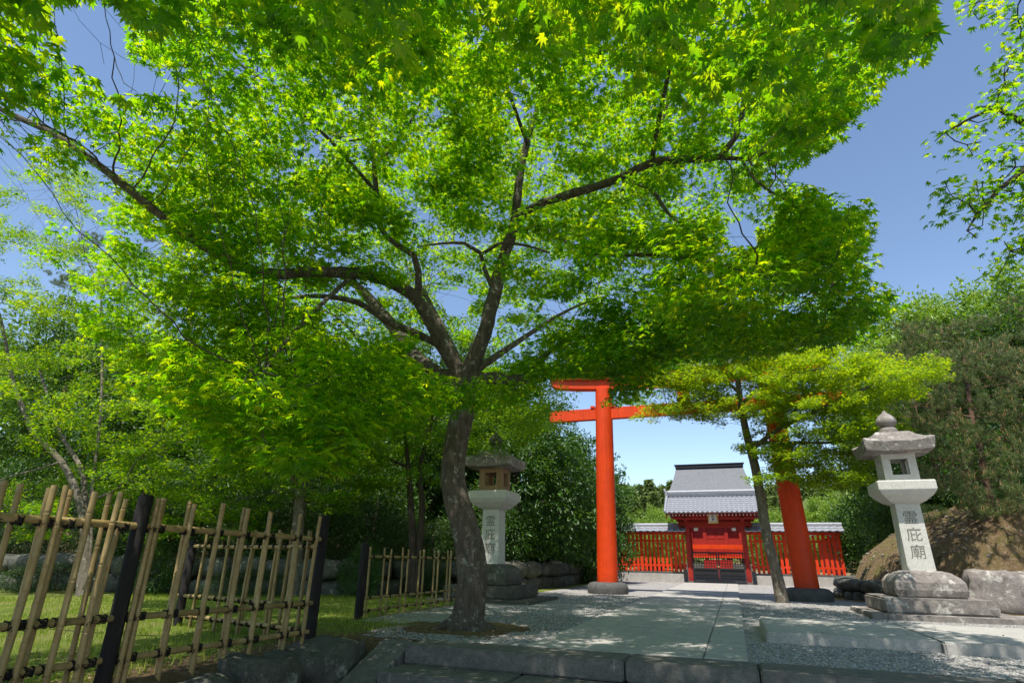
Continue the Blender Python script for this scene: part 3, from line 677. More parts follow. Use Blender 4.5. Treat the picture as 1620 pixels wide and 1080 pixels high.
def lash_mesh(seed):
    random.seed(seed); mb = MB(); r = .0042
    for s in (-1, 1):
        for o_ in (-.011, .0, .011):
            pts = []
            for k in range(13):
                a = 2 * math.pi * k / 12; pts.append((math.cos(a) * .050 + .012, math.sin(a) * .034, s * math.sin(a) * .030 + o_))
            mb.tube(pts, r, 5, False)
    for z_ in (-1, 1):
        pts = [(math.cos(2 * math.pi * k / 12) * .036, z_ * .030 + random.uniform(-.004, .004), math.sin(2 * math.pi * k / 12) * .036) for k in range(13)]; mb.tube(pts, r * 1.2, 5, False)
    for k in range(12):
        a = random.uniform(-.5, 1.4); l = random.uniform(.03, .07); b0 = Vector((-.055, random.uniform(-.015, .015), 0)); d = Vector((-.5 + random.uniform(-.4, .3), math.cos(a) * random.choice((-1, 1)), random.uniform(-.9, .4))).normalized()
        mb.tube([b0, b0 + d * l * .6, b0 + d * l + Vector((0, 0, -.012))], .0028, 4, False)
    me = bpy.data.meshes.new('rope_lashing'); me.from_pydata(mb.v, [], mb.f); me.materials.append(M['rope']); me.update(); return me
LASH = [lash_mesh(i_) for i_ in range(3)]
def bamboo_fence(P0, P1, ts, h, rails, label, group, rr=.03, posts=(), seed=1, rail_z1=None, ph=None, pr=.05):
    random.seed(seed); P0 = Vector(P0); P1 = Vector(P1); L = (P1 - P0).length; ang = math.atan2((P1 - P0).x, (P1 - P0).y)
    f = empty('bamboo_fence', (P0.x, P0.y, P0.z), label, 'fence', group, -ang)     # local +Y runs along the fence
    for i_, t in enumerate(ts):
        if i_ % 4 == 0: pass
        me = bamboo_mesh(h + .12, rr * random.uniform(.86, 1.05), seed * 100 + i_)
        o = link('stake', me, f); sd = 1 if i_ % 2 else -1
        o.location = (sd * rr * 1.9, t, -.12 + random.uniform(-.02, .02)); o.rotation_euler = (random.uniform(-.015, .015), random.uniform(-.02, .02), random.uniform(0, 6))
    zend = rail_z1 or rails
    for i_, z in enumerate(rails):
        me = bamboo_mesh(L + .12, rr * (1.25 if i_ == 0 else 1.15), seed * 100 + 50 + i_, .34); me.name = 'rail'
        o = link('rail', me, f); o.location = (0, -.02, z); o.rotation_euler = (R(-90) + math.atan2(zend[i_] - z, L), 0, 0)
        for j_, t in enumerate(ts):
            q = link('rope_lashing', LASH[(i_ + j_) % 3], f); q.location = (0, t, z + (zend[i_] - z) * t / L)
            q.rotation_euler = (0, 0, math.pi if j_ % 2 else 0); s_ = rr / .03; q.scale = (s_, s_, s_)
    for t in posts:
        mb = MB(); mb.tube([(0, 0, -.2), (0, 0, (ph or h) + .005), (0, 0, (ph or h) + .02)], [pr * 1.05, pr, pr * .8], 14, jit=.03); o = mb.build('post', M['post'], f); o.location = (.0, t, 0) if t > .05 else (0, t, 0)
    return f
tops = [48, 83, 126, 148, 188, 209, 245, 264, 302, 347, 389, 434, 471, 498]
ys = [float(aX(px, 755 + (px - 48) * .145, -4.05)[1]) for px in tops]
ys = [y for y in np.arange(.35, ys[0] - .05, .17)] + ys
ys = sorted(ys + [y + .05 for y in (ys[-13], ys[-8], ys[-6], ys[-5], ys[-4], ys[-2])] + [y - .09 for y in (ys[-12], ys[-9], ys[-7], ys[-3])])
bamboo_fence((-4.05, 0, -.02), (-4.05, 5.2, -.02), ys, 1.20, [1.0, .43, .17], 'nearest bamboo lattice fence with black rope knots at the left edge', 'bamboo lattice fences', rr=.021, posts=(.9, 3.16, 5.27), seed=4, pr=.05, rail_z1=[.98, .375, .115])
rts = [.12, .2, .34, .50, .56, .72, .86, .98, 1.12, 1.2, 1.33, 1.45, 1.58, 1.68, 1.85, 1.95, 2.08, 2.2]
bamboo_fence((-4.12, 5.30, -.03), (-6.5, 5.86, -.03), rts, 1.08, [.92, .34, .12], 'short bamboo fence turning left behind the end post of the near fence', 'bamboo lattice fences', rr=.019, posts=(2.42,), seed=9, ph=.96, pr=.05)
fts = [.22 + .27 * k for k in range(13)]
bamboo_fence((-5.0, 7.5, -.02), (-5.0, 10.95, -.02), fts, .95, [.82, .27, .10], 'small bamboo fence between the maple trunk and a dark post', 'bamboo lattice fences', rr=.0165, posts=(.0,), seed=13, ph=.98, pr=.06)

# ================================================================== VEGETATION
def norm(a): return a / np.maximum(np.linalg.norm(a, axis=-1, keepdims=True), 1e-9)
def leaf_template(kind):
    if kind == 'maple7':
        ang = [0, 36, -36, 74, -74, 118, -118]; Ln = [1.0, .93, .93, .76, .76, .45, .45]; order = [6, 4, 2, 0, 1, 3, 5]
    elif kind == 'maple5':
        ang = [0, 45, -45, 95, -95]; Ln = [1.0, .9, .9, .6, .6]; order = [4, 2, 0, 1, 3]
    if kind.startswith('maple'):
        A = [ang[o] for o in order]; L = [Ln[o] for o in order]
        V = [(0, 0, 0)]; tips = []; nots = []
        for a, l in zip(A, L): V.append((math.sin(R(a)) * l, math.cos(R(a)) * l, -.10 - .25 * l * l)); tips.append(len(V) - 1)
        na = [A[0] - 28] + [(a + b_) / 2 for a, b_ in zip(A[:-1], A[1:])] + [A[-1] + 28]
        for k, a in enumerate(na):
            r = .40 if 0 < k < len(na) - 1 else .17
            V.append((math.sin(R(a)) * r, math.cos(R(a)) * r, -.02)); nots.append(len(V) - 1)
        Fq = [(0, nots[k], tips[k], nots[k + 1]) for k in range(len(A))]
    elif kind == 'oval':
        V = [(0, 0, 0), (.19, .3, .05), (.17, .7, .03), (0, 1, -.12), (-.17, .7, .03), (-.19, .3, .05)]; V[0] = (0, 0, 0)
        Fq = [(0, 1, 2, 3), (0, 3, 4, 5)]
    elif kind == 'rhomb':
        V = [(0, 0, 0), (.24, .48, .04), (0, 1, -.08), (-.24, .48, .04)]; Fq = [(0, 1, 2, 3)]
    elif kind == 'fan':      # star-like two quads for distant maple leaves
        V = [(0, -.2, 0), (.35, .25, 0), (0, 1, -.15), (-.35, .25, 0), (-.95, .35, -.12), (0, .05, 0.02), (.95, .35, -.12), (0, .55, 0)]
        Fq = [(0, 1, 2, 3), (4, 5, 6, 7)]
    return np.array(V, float), np.array(Fq, int)
TPL = {k: leaf_template(k) for k in ('maple7', 'maple5', 'oval', 'rhomb', 'fan')}
def leaf_arrays(P, tip, nrm, size, kind):
    T, Fq = TPL[kind]; n = len(P); tip = norm(tip); nrm = norm(nrm - (nrm * tip).sum(1, keepdims=True) * tip); sd = np.cross(tip, nrm)
    Vv = P[:, None, :] + size[:, None, None] * (T[None, :, 0:1] * sd[:, None, :] + T[None, :, 1:2] * tip[:, None, :] + T[None, :, 2:3] * nrm[:, None, :])
    F_ = Fq[None] + (np.arange(n) * len(T))[:, None, None]
    return Vv.reshape(-1, 3), F_.reshape(-1, 4)
def leaf_object(name, batches, m, parent=None, off=(0, 0, 0)):
    Vs, Fs, o = [], [], 0
    for b_ in batches:
        v, f = leaf_arrays(*b_); Vs.append(v); Fs.append(f + o); o += len(v)
    return link(name, mesh_np(name, np.concatenate(Vs) - np.array(off), np.concatenate(Fs), m), parent)

def spline(pts, step):
    """Catmull-Rom through (x,y,z,r) points, resampled"""
    P = np.array(pts, float); out = []
    for i_ in range(len(P) - 1):
        p0, p1, p2, p3 = P[max(i_ - 1, 0)], P[i_], P[i_ + 1], P[min(i_ + 2, len(P) - 1)]
        n = max(1, int(np.linalg.norm((p2 - p1)[:3]) / step))
        for k in range(n):
            t = k / n; out.append(.5 * ((2 * p1) + (-p0 + p2) * t + (2 * p0 - 5 * p1 + 4 * p2 - p3) * t * t + (-p0 + 3 * p1 - 3 * p2 + p3) * t ** 3))
    out.append(P[-1]); return np.array(out)

class Tree:
    def __init__(s): s.P = []; s.par = []; s.r0 = []; s.skel = 0
    def limb(s, pts, step=.16, attach=True):
        Q = spline(pts, step); prev = -1
        if attach and s.P:
            A = np.array(s.P); d = np.linalg.norm(A - Q[0, :3], axis=1); prev = int(d.argmin())
            if d[prev] < 1e-3: Q = Q[1:]
        for q in Q: s.P.append(tuple(q[:3])); s.par.append(prev); s.r0.append(q[3]); prev = len(s.P) - 1
    def grow(s, att, step=.13, kill=.16, iters=90, infl=9.0, up=.0, ban=None):
        s.skel = len(s.P); s.par_skel = s.skel
        att = [Vector(a) for a in att]; alive = list(range(len(att)))
        last = {}
        best = [None] * len(att); bd = [1e9] * len(att); new0 = 0
        for it in range(iters):
            kd = kdtree.KDTree(len(s.P) - new0)
            for k in range(new0, len(s.P)): kd.insert(s.P[k], k)
            kd.balance()
            if len(s.P) > new0:
                for a in alive:
                    _, idx, d = kd.find(att[a])
                    if d < bd[a]: bd[a] = d; best[a] = idx
            alive = [a for a in alive if bd[a] > kill]
            if not alive: break
            acc = {}
            for a in alive:
                if bd[a] > infl: continue
                v = (att[a] - Vector(s.P[best[a]])) / bd[a]
                if best[a] not in acc: acc[best[a]] = v.copy()
                elif last.get(best[a], 0) < 1: acc[best[a]] += v
            new0 = len(s.P); added = 0
            for k, v in acc.items():
                key = last.get(k, 0)
                if key > 14: continue
                last[k] = key + 1
                if v.length < 1e-3: continue
                v = v.normalized() + Vector((random.uniform(-.22, .22), random.uniform(-.22, .22), random.uniform(-.15, .15) + up)); v.normalize()
                q_ = Vector(s.P[k]) + v * step
                if ban is not None:
                    a_, b_, c_ = proj(np.array(q_[:])); 
                    if c_[0] > .2 and in_poly(a_, b_, ban)[0]: continue
                s.P.append(tuple(q_)); s.par.append(k); s.r0.append(0); added += 1
            if not added: break
    def radii(s, tip=.0022, ex=2.3):
        n = len(s.P); kids = [[] for _ in range(n)]
        for k in range(n):
            if s.par[k] >= 0: kids[s.par[k]].append(k)
        r = np.zeros(n); depth = np.zeros(n, int)
        for k in range(n - 1, -1, -1):
            if not kids[k]: r[k] = tip
            else: r[k] = (sum(r[c] ** ex for c in kids[k]) + (tip * .25) ** ex) ** (1 / ex); depth[k] = 1 + max(depth[c] for c in kids[k])
        for k in range(n):
            if s.r0[k] > 0: r[k] = s.r0[k]
            elif s.par[k] >= 0: r[k] = min(r[k], r[s.par[k]] * .92)
        s.r = r; s.kids = kids; s.depth = depth
    def mesh(s, name, m, wob=.0, rmin=0, big=.03):
        """tubes along chains"""
        done = np.zeros(len(s.P), bool); P = np.array(s.P); Vs, Fs = [], []; o = 0
        starts = [k for k in range(len(s.P)) if s.par[k] < 0]; stack = list(starts); 
        while stack:
            k = stack.pop(); ch = [k] if s.par[k] < 0 else [s.par[k], k]
            while True:
                ks = s.kids[ch[-1]]
                if not ks: break
                ks = sorted(ks, key=lambda c: -s.r[c]); 
                for c in ks[1:]: stack.append(c)
                ch.append(ks[0])
            Q = P[ch]; rr = s.r[ch].copy()
            if s.par[k] >= 0 and len(ch) > 2: rr[0] = min(rr[0], rr[1] * 1.25)
            if rr.max() < rmin: continue
            n = 14 if rr.max() > .08 else 8 if rr.max() > .02 else 5 if rr.max() > .008 else 3
            T = np.gradient(Q, axis=0) if len(Q) > 1 else np.array([[0, 0, 1.]]); T = norm(T)
            up = np.array([0.31, .87, .2]); ups = []
            for t in T: up = up - t * (up @ t); up = up / max(np.linalg.norm(up), 1e-6); ups.append(up)
            ups = np.array(ups); sd = np.cross(T, ups); a = 2 * np.pi * np.arange(n) / n
            ring = Q[:, None] + rr[:, None, None] * (np.cos(a)[None, :, None] * ups[:, None] + np.sin(a)[None, :, None] * sd[:, None])
            Vs.append(ring.reshape(-1, 3)); i_, j_ = np.meshgrid(np.arange(len(Q) - 1), np.arange(n), indexing='ij')
            A = i_ * n + j_; B_ = i_ * n + (j_ + 1) % n; Fs.append(np.stack([A, B_, B_ + n, A + n], -1).reshape(-1, 4) + o); o += len(Q) * n
        return mesh_np(name, np.concatenate(Vs), np.concatenate(Fs), m, True)
    def leaf_sites(s, maxdepth=4):
        idx = np.array([k for k in range(s.skel, len(s.P)) if s.depth[k] <= maxdepth]); P = np.array(s.P); par = np.array(s.par)
        return P[idx], norm(P[idx] - P[par[idx]])
def trunk_remesh(name, limbs, m, voxel=.014, disp=.012, roots=None):
    """fused trunk and main limbs: tubes joined by a voxel remesh, then roughened"""
    mb = MB()
    for L in limbs:
        Q = spline(L, .08); mb.tube([tuple(q[:3]) for q in Q], [q[3] for q in Q], 20, True)
    me = bpy.data.meshes.new(name); me.from_pydata(mb.v, [], mb.f); o = bpy.data.objects.new(name, me); col.objects.link(o)
    md = o.modifiers.new('r', 'REMESH'); md.mode = 'VOXEL'; md.voxel_size = voxel
    sm = o.modifiers.new('s', 'SMOOTH'); sm.factor = .6; sm.iterations = 6
    dg = bpy.context.evaluated_depsgraph_get(); dg.update(); me2 = bpy.data.meshes.new_from_object(o.evaluated_get(dg)); bpy.data.objects.remove(o)
    n = len(me2.vertices); co = np.empty(n * 3, np.float32); me2.vertices.foreach_get('co', co); co = co.reshape(-1, 3); no = np.empty(n * 3, np.float32); me2.vertices.foreach_get('normal', no); no = no.reshape(-1, 3)
    d = np.array([noise.noise(Vector((x * 7, y * 7, z * 2.2))) * 1.3 + noise.noise(Vector((x * 26, y * 26, z * 7))) * .6 for x, y, z in co]) * disp
    me2.vertices.foreach_set('co', (co + no * d[:, None]).ravel()); me2.polygons.foreach_set('use_smooth', np.ones(len(me2.polygons), bool)); me2.materials.clear(); me2.materials.append(m); me2.update(); me2.name = name
    return me2
def pads_to_att(C, rad, per, thick=.05, droop=.12, ctr=None):
    out = []
    for c, r in zip(C, rad):
        n = per; a = rng.uniform(0, 2 * np.pi, n); q = np.sqrt(rng.uniform(0, 1, n)) * r
        z = rng.normal(0, thick, n) - droop * (q / r) ** 2 * r
        out.append(np.stack([c[0] + q * np.cos(a), c[1] + q * np.sin(a), c[2] + z], 1))
    return np.concatenate(out)
def maple_leaves(sites, dirs, per, size, spread=.13, kinds=None, tilt=.35, zs=.045, up=1.0):
    n = len(sites) * per; P = np.repeat(sites, per, 0); D = np.repeat(dirs, per, 0)
    a = rng.uniform(0, 2 * np.pi, n); q = spread * np.sqrt(rng.uniform(0.02, 1, n)); off = np.stack([np.cos(a) * q, np.sin(a) * q, rng.normal(0, zs, n)], 1)
    P = P + off; hor = norm(off * [1, 1, 0] + D * [1, 1, 0] * .05); a2 = rng.normal(0, .6, n); c, s_ = np.cos(a2), np.sin(a2)
    tip = np.stack([hor[:, 0] * c - hor[:, 1] * s_, hor[:, 0] * s_ + hor[:, 1] * c, rng.normal(-.30, .28, n)], 1)
    nr = np.stack([rng.normal(0, tilt, n), rng.normal(0, tilt, n), np.full(n, up)], 1)
    sz = size * (.5 + .75 * rng.beta(2.5, 2, n)); return P, tip, nr, sz

# ---------------------------------------------------------------- the big maple
TB = (-3.28, 7.3)
def pt(px, py, Y, r): p = aY(px, py, Y); return (p[0], p[1], p[2], r)
trunk = [pt(742, 1005, 7.3, .26), pt(741, 975, 7.3, .215), pt(746, 935, 7.3, .20), pt(746, 895, 7.3, .192), pt(742, 860, 7.3, .188), pt(732, 822, 7.3, .185), pt(721, 785, 7.3, .172), pt(716, 745, 7.32, .165), pt(722, 700, 7.35, .168), pt(731, 655, 7.38, .170), pt(735, 620, 7.4, .175), pt(737, 590, 7.4, .165)]
L1 = [pt(728, 592, 7.4, .12), pt(708, 560, 7.25, .105), pt(686, 520, 7.0, .098), pt(664, 480, 6.7, .092), pt(640, 458, 6.4, .088), pt(600, 440, 6.0, .082), pt(560, 432, 5.6, .075), pt(500, 430, 5.1, .066), pt(420, 432, 4.6, .056), pt(340, 400, 4.1, .050), pt(260, 345, 3.6, .044), pt(180, 280, 3.2, .040), pt(90, 215, 2.85, .034), pt(0, 172, 2.6, .028), pt(-120, 100, 2.3, .02)]
L2 = [pt(725, 606, 7.45, .13), pt(690, 590, 7.5, .12), pt(655, 562, 7.7, .11), pt(620, 515, 8.0, .10), pt(590, 478, 8.2, .09), pt(560, 448, 8.3, .075), pt(520, 425, 8.4, .05), pt(470, 410, 8.5, .035), pt(420, 400, 8.5, .02)]
L2b = [pt(700, 548, 7.2, .065), pt(660, 528, 7.1, .06), pt(611, 507, 6.8, .052), pt(565, 478, 6.5, .044), pt(500, 468, 6.1, .034), pt(440, 475, 5.6, .025), pt(370, 490, 5.1, .016)]
L3 = [pt(661, 470, 6.65, .058), pt(662, 430, 6.5, .05), pt(655, 405, 6.4, .046), pt(625, 385, 6.3, .042), pt(602, 360, 6.2, .04), pt(596, 310, 6.1, .038), pt(592, 262, 5.9, .036), pt(588, 200, 5.8, .03), pt(572, 120, 5.6, .026), pt(552, 40, 5.4, .022), pt(535, -60, 5.3, .015)]
L3b = [pt(592, 265, 5.9, .024), pt(635, 215, 5.9, .02), pt(672, 150, 5.9, .017), pt(700, 80, 5.9, .014), pt(715, -10, 5.9, .01)]
L3c = [pt(540, 225, 5.7, .016), pt(500, 130, 5.6, .014), pt(470, 60, 5.5, .012), pt(455, -10, 5.4, .009)]
L4 = [pt(742, 592, 7.4, .135), pt(755, 555, 7.35, .12), pt(768, 520, 7.3, .112), pt(780, 475, 7.25, .105), pt(790, 430, 7.2, .10), pt(802, 390, 7.2, .085), pt(815, 340, 7.2, .07), pt(822, 285, 7.1, .06), pt(835, 220, 7.0, .048), pt(858, 150, 6.9, .038), pt(880, 70, 6.8, .03), pt(895, -30, 6.7, .022), pt(900, -140, 6.6, .014)]
L4b = [pt(786, 470, 7.25, .04), pt(768, 430, 7.1, .036), pt(760, 400, 7.0, .032), pt(735, 385, 6.9, .026), pt(700, 385, 6.7, .02), pt(660, 390, 6.5, .013)]
L4c = [pt(762, 402, 7.0, .028), pt(790, 385, 7.0, .024), pt(830, 388, 7.0, .02), pt(870, 400, 7, .014)]
L5 = [pt(800, 400, 7.2, .075), pt(820, 350, 7.05, .066), pt(850, 325, 6.9, .062), pt(900, 308, 6.7, .058), pt(965, 288, 6.5, .054), pt(1030, 258, 6.3, .05), pt(1085, 252, 6.15, .046), pt(1140, 248, 6.0, .042), pt(1165, 215, 5.9, .032), pt(1178, 150, 5.8, .026), pt(1180, 90, 5.7, .02), pt(1165, 30, 5.6, .014), pt(1160, -50, 5.5, .01)]
L5b = [pt(1030, 258, 6.3, .026), pt(1042, 215, 6.3, .022), pt(1060, 150, 6.3, .018), pt(1082, 90, 6.3, .014), pt(1095, 20, 6.2, .01)]
L5c = [pt(1145, 250, 6.0, .028), pt(1185, 252, 5.9, .024), pt(1235, 228, 5.8, .02), pt(1275, 190, 5.75, .016), pt(1330, 130, 5.7, .011), pt(1400, 70, 5.6, .007)]
L5d = [pt(1175, 255, 5.9, .017), pt(1195, 285, 5.8, .015), pt(1240, 315, 5.7, .012), pt(1290, 332, 5.6, .009), pt(1340, 335, 5.5, .006)]
L5e = [pt(985, 284, 6.45, .028), pt(1030, 300, 6.2, .025), pt(1055, 335, 6.0, .021), pt(1078, 355, 5.9, .015), pt(1120, 380, 5.7, .01)]
L5f = [pt(840, 350, 7.0, .03), pt(910, 390, 6.7, .027), pt(960, 403, 6.4, .024), pt(1040, 403, 6.0, .02), pt(1120, 415, 5.6, .016), pt(1220, 440, 5.2, .011), pt(1310, 470, 4.9, .007)]
L6 = [pt(745, 604, 7.4, .12), pt(775, 598, 7.4, .098), pt(805, 602, 7.35, .085), pt(832, 598, 7.3, .075), pt(850, 575, 7.25, .05), pt(875, 550, 7.2, .035), pt(910, 535, 7.15, .026), pt(960, 530, 7.1, .02), pt(1020, 535, 7.0, .013)]
L7 = [pt(735, 600, 7.4, .07), pt(720, 560, 7.9, .06), pt(690, 500, 8.6, .05), pt(670, 460, 9.3, .04), pt(650, 430, 10.2, .028), pt(640, 410, 11.2, .016)]
L8 = [pt(745, 590, 7.4, .07), pt(790, 560, 8.2, .055), pt(850, 520, 9.2, .04), pt(900, 490, 10.0, .028), pt(950, 470, 10.8, .016)]
L9 = [pt(560, 435, 5.6, .03), pt(520, 470, 4.9, .026), pt(470, 520, 4.3, .02), pt(430, 570, 3.9, .014), pt(400, 620, 3.6, .008)]
L10 = [pt(592, 300, 6.0, .03), pt(520, 220, 5.2, .026), pt(430, 140, 4.5, .022), pt(330, 60, 3.9, .017), pt(250, -40, 3.4, .012)]
L11 = [pt(835, 230, 7.0, .03), pt(800, 130, 6.0, .026), pt(770, 20, 5.0, .02), pt(750, -120, 4.1, .014)]
L12 = [pt(1030, 258, 6.3, .03), pt(1050, 150, 5.4, .025), pt(1080, 20, 4.6, .02), pt(1100, -120, 4.0, .012)]
limbs = [trunk, L1, L2, L2b, L3, L3b, L3c, L4, L4b, L4c, L5, L5b, L5c, L5d, L5e, L5f, L6, L7, L8, L9, L10, L11, L12]
tr = Tree()
tr.limb(trunk, .12, False)
for L in limbs[1:]: tr.limb(L, .16)
SIL = [(-500, -900), (2100, -900), (1600, -250), (1470, -60), (1465, 95), (1385, 112), (1352, 190), (1290, 232), (1215, 285), (1350, 318), (1380, 392), (1358, 440), (1402, 470), (1398, 520), (1320, 548), (1180, 562), (1040, 585), (1025, 640), (900, 650), (860, 622), (800, 640), (700, 655), (560, 690), (535, 750), (430, 745), (330, 700), (250, 640), (160, 560), (40, 420), (-60, 330), (-500, 300)]
HOLES = [[(70, 5), (195, 5), (205, 95), (235, 110), (300, 150), (180, 150), (105, 90)], [(10, 395), (110, 430), (130, 530), (60, 560), (-20, 520)], [(1150, 350), (1200, 350), (1200, 392), (1150, 385)], [(690, 455), (722, 460), (745, 480), (735, 505), (690, 490)], [(865, 470), (900, 480), (890, 500), (850, 495)], [(862, 598), (965, 598), (965, 625), (900, 668), (872, 668)], [(640, 560), (700, 500), (730, 560), (790, 470), (775, 580), (720, 600)]]
def dome(x, y):
    r = np.hypot((x - TB[0]) / 1.0, (y - TB[1]) / 1.0); r = r + .35 * nz(x, y, .8, 3); return 2.55 + 4.3 * (1 - (r / 7.2) ** 2)
def carve(P, sil=SIL, holes=HOLES, clear=1.25):
    px, py, dz = proj(P); inf = (dz > .2) & (px > -60) & (px < 1680) & (py > -60) & (py < 1140)
    ok = in_poly(px, py, sil)
    for h_ in holes: ok &= ~in_poly(px, py, h_)
    side = (dz > .2) & (py > -60) & (px >= 1680) | ((P[:, 0] < -5.9) & (P[:, 1] < 4.2))
    return (ok | ~inf) & ~side & (np.linalg.norm(P - [0, 0, CAM_Z], axis=1) > np.where(inf | ((dz > .2) & (py > -420)), clear, 1.7))
C = np.stack([rng.uniform(-10, 4.2, 60000), rng.uniform(.4, 13.5, 60000), rng.uniform(2.0, 8.8, 60000)], 1)
zm = dome(C[:, 0], C[:, 1]); r_ = np.hypot(C[:, 0] - TB[0], C[:, 1] - TB[1])
_, py_, dz_ = proj(C); top_ = np.where(((py_ < -250) | (dz_ < .2)) & (C[:, 0] > -3), 2.3, 1.45)  # extra crown height above the view, added to darken the ground below
C = C[(C[:, 2] > zm - .35) & (C[:, 2] < zm + top_) & (r_ < 7.4) & (C[:, 2] > 2.1)]
C = C[carve(C, clear=2.5)]
def poisson(C, dist, zf=1.6, maxn=4000):
    keep = []; kd_cell = {}
    for c in C:
        key = (int(c[0] // dist), int(c[1] // dist), int(c[2] * zf // dist)); ok = True
        for dx in (-1, 0, 1):
            for dy in (-1, 0, 1):
                for dz in (-1, 0, 1):
                    for o in kd_cell.get((key[0] + dx, key[1] + dy, key[2] + dz), ()):
                        if (o[0] - c[0]) ** 2 + (o[1] - c[1]) ** 2 + ((o[2] - c[2]) * zf) ** 2 < dist * dist: ok = False; break
                    if not ok: break
                if not ok: break
            if not ok: break
        if ok: kd_cell.setdefault(key, []).append(c); keep.append(c)
        if len(keep) >= maxn: break
    return np.array(keep)
C = poisson(C, .66)
# drooping pads nearer the camera, read off the photograph
low = [(460, 700, 3.3), (500, 735, 3.5), (420, 725, 3.3), (380, 660, 3.4), (520, 640, 3.6), (450, 560, 4.0), (500, 600, 3.9), (420, 620, 3.6), (480, 650, 3.5), (360, 560, 4.2), (300, 600, 4.4), (520, 680, 3.8), (440, 690, 3.7), (340, 640, 4.0), (560, 620, 4.6), (600, 650, 5.2), (540, 560, 4.9), (250, 560, 4.8), (620, 600, 5.6), (680, 640, 5.9), (480, 720, 3.6), (400, 590, 4.6), (640, 560, 6.4),
       (1120, 470, 5.3), (1180, 440, 5.1), (1240, 430, 5.0), (1290, 470, 4.9), (1210, 500, 5.0), (1130, 520, 5.4), (1060, 500, 5.8), (1340, 500, 5.0), (1280, 530, 5.2), (1370, 480, 5.2), (1190, 400, 5.3), (1090, 440, 5.6), (1000, 470, 6.0), (1330, 400, 5.3), (1310, 350, 5.5), (1350, 370, 5.4), (1250, 370, 5.5),
       (930, 600, 6.8), (980, 590, 6.8), (880, 590, 7.0), (1000, 560, 6.6), (940, 550, 6.9), (830, 620, 7.4), (1010, 615, 6.6), (960, 520, 6.5), (890, 530, 7.3), (790, 640, 6.6), (740, 650, 6.5), (690, 660, 6.5), (600, 690, 6.2),
       (120, 60, 2.6), (30, 40, 2.5), (60, 130, 2.6), (150, 180, 2.9), (220, 230, 3.2), (40, 240, 2.8), (250, 300, 3.5), (330, 330, 3.9), (300, 250, 3.6), (380, 380, 4.3), (450, 380, 4.7), (520, 380, 5.2), (500, 320, 5), (430, 300, 4.6), (600, 330, 5.7), (900, 440, 6.4), (700, 300, 6), (760, 240, 6), (330, 450, 4.2), (250, 440, 4.2), (420, 520, 4.4), (200, 380, 3.8), (350, 500, 4.4), (970, 400, 6), (1060, 380, 5.8), (930, 350, 6.4), (1010, 520, 6.4), (1100, 540, 6.2), (1180, 540, 6.0), (1250, 520, 5.6), (960, 620, 7), (900, 625, 7.2), (870, 560, 7.2), (1050, 560, 6.6), (1420, 60, 5.6), (1440, 20, 5.5), (1380, 80, 5.7), (1330, 150, 5.8), (1300, 200, 5.9)]
LP = np.array([aY(a, b_, c) for a, b_, c in low])
LP = np.concatenate([LP] + [LP + rng.normal(0, .34, LP.shape) * [1, 1, .6] for _ in range(4)])
LP = LP[carve(LP, SIL, HOLES, 1.8)]
Call = np.concatenate([C, LP]); prad = np.concatenate([rng.uniform(.32, .64, len(C)), rng.uniform(.28, .45, len(LP))])
att = pads_to_att(Call, prad, 10)
att = att[carve(att)]
print('main maple pads', len(Call), 'attractors', len(att))
tr.grow(att, .13, .15, 110, ban=[(1395, 118), (1490, 95), (1500, -100), (1660, -200), (1700, 520), (1425, 480), (1392, 400), (1365, 318), (1228, 286), (1300, 236), (1360, 200)]); tr.radii(.0024, 2.35)
print('nodes', len(tr.P))
T0 = empty('maple_tree', (TB[0], TB[1], 0), 'large green maple with curving mottled trunk, its crown spreading over the path and fence', 'maple tree')
off = (TB[0], TB[1], 0)
# thick limbs fused, thin ones as tubes
roots = [[(TB[0] + .03, 7.3, .16, .12), (TB[0] + .22 * math.cos(a), 7.3 + .22 * math.sin(a), .0, .08), (TB[0] + .42 * math.cos(a + .2), 7.3 + .42 * math.sin(a + .2), -.05, .045), (TB[0] + .62 * math.cos(a + .3), 7.3 + .62 * math.sin(a + .3), -.09, .02)] for a in (.2, 1.5, 2.8, 3.7, 4.5, 5.4)]
me = trunk_remesh('trunk', [trunk] + [[q for q in L if q[3] > .045] for L in (L1, L2, L4, L5, L6, L7, L8)] + roots, M['bark_maple'], .016, .016)
o = link('trunk', me, T0); me.transform(Matrix.Translation((-off[0], -off[1], 0)))
for k in range(len(tr.P)):
    if k < tr.skel and tr.r[k] > .06: tr.r[k] *= .9
me = tr.mesh('branches', M['bark_maple']); me.transform(Matrix.Translation((-off[0], -off[1], 0))); link('branches', me, T0)
S_, D_ = tr.leaf_sites(4)
P, tp, nr, szs = maple_leaves(S_, D_, 28, .066, .21, None, .34, .04)
k_ = carve(P, [(-9e3, -9e3), (9e3, -9e3), (9e3, 9e3), (-9e3, 9e3)], HOLES, 1.1)
px_, py_, dz_ = proj(P); k_ &= ~((dz_ > .2) & in_poly(px_, py_, [(1402, 122), (1478, 98), (1476, -80), (1560, -300), (2200, -300), (2200, 520), (1432, 486), (1402, 400), (1374, 316), (1240, 282), (1308, 238), (1366, 204)])); P, tp, nr, szs = P[k_], tp[k_], nr[k_], szs[k_]
dist = np.linalg.norm(P - [0, 0, CAM_Z], axis=1); near = dist < 5.2
print('leaves', len(P), near.sum())
leaf_object('crown', [(P[near], tp[near], nr[near], szs[near], 'maple7'), (P[~near], tp[~near], nr[~near], szs[~near], 'maple5')], M['leaf_maple'], T0, off)

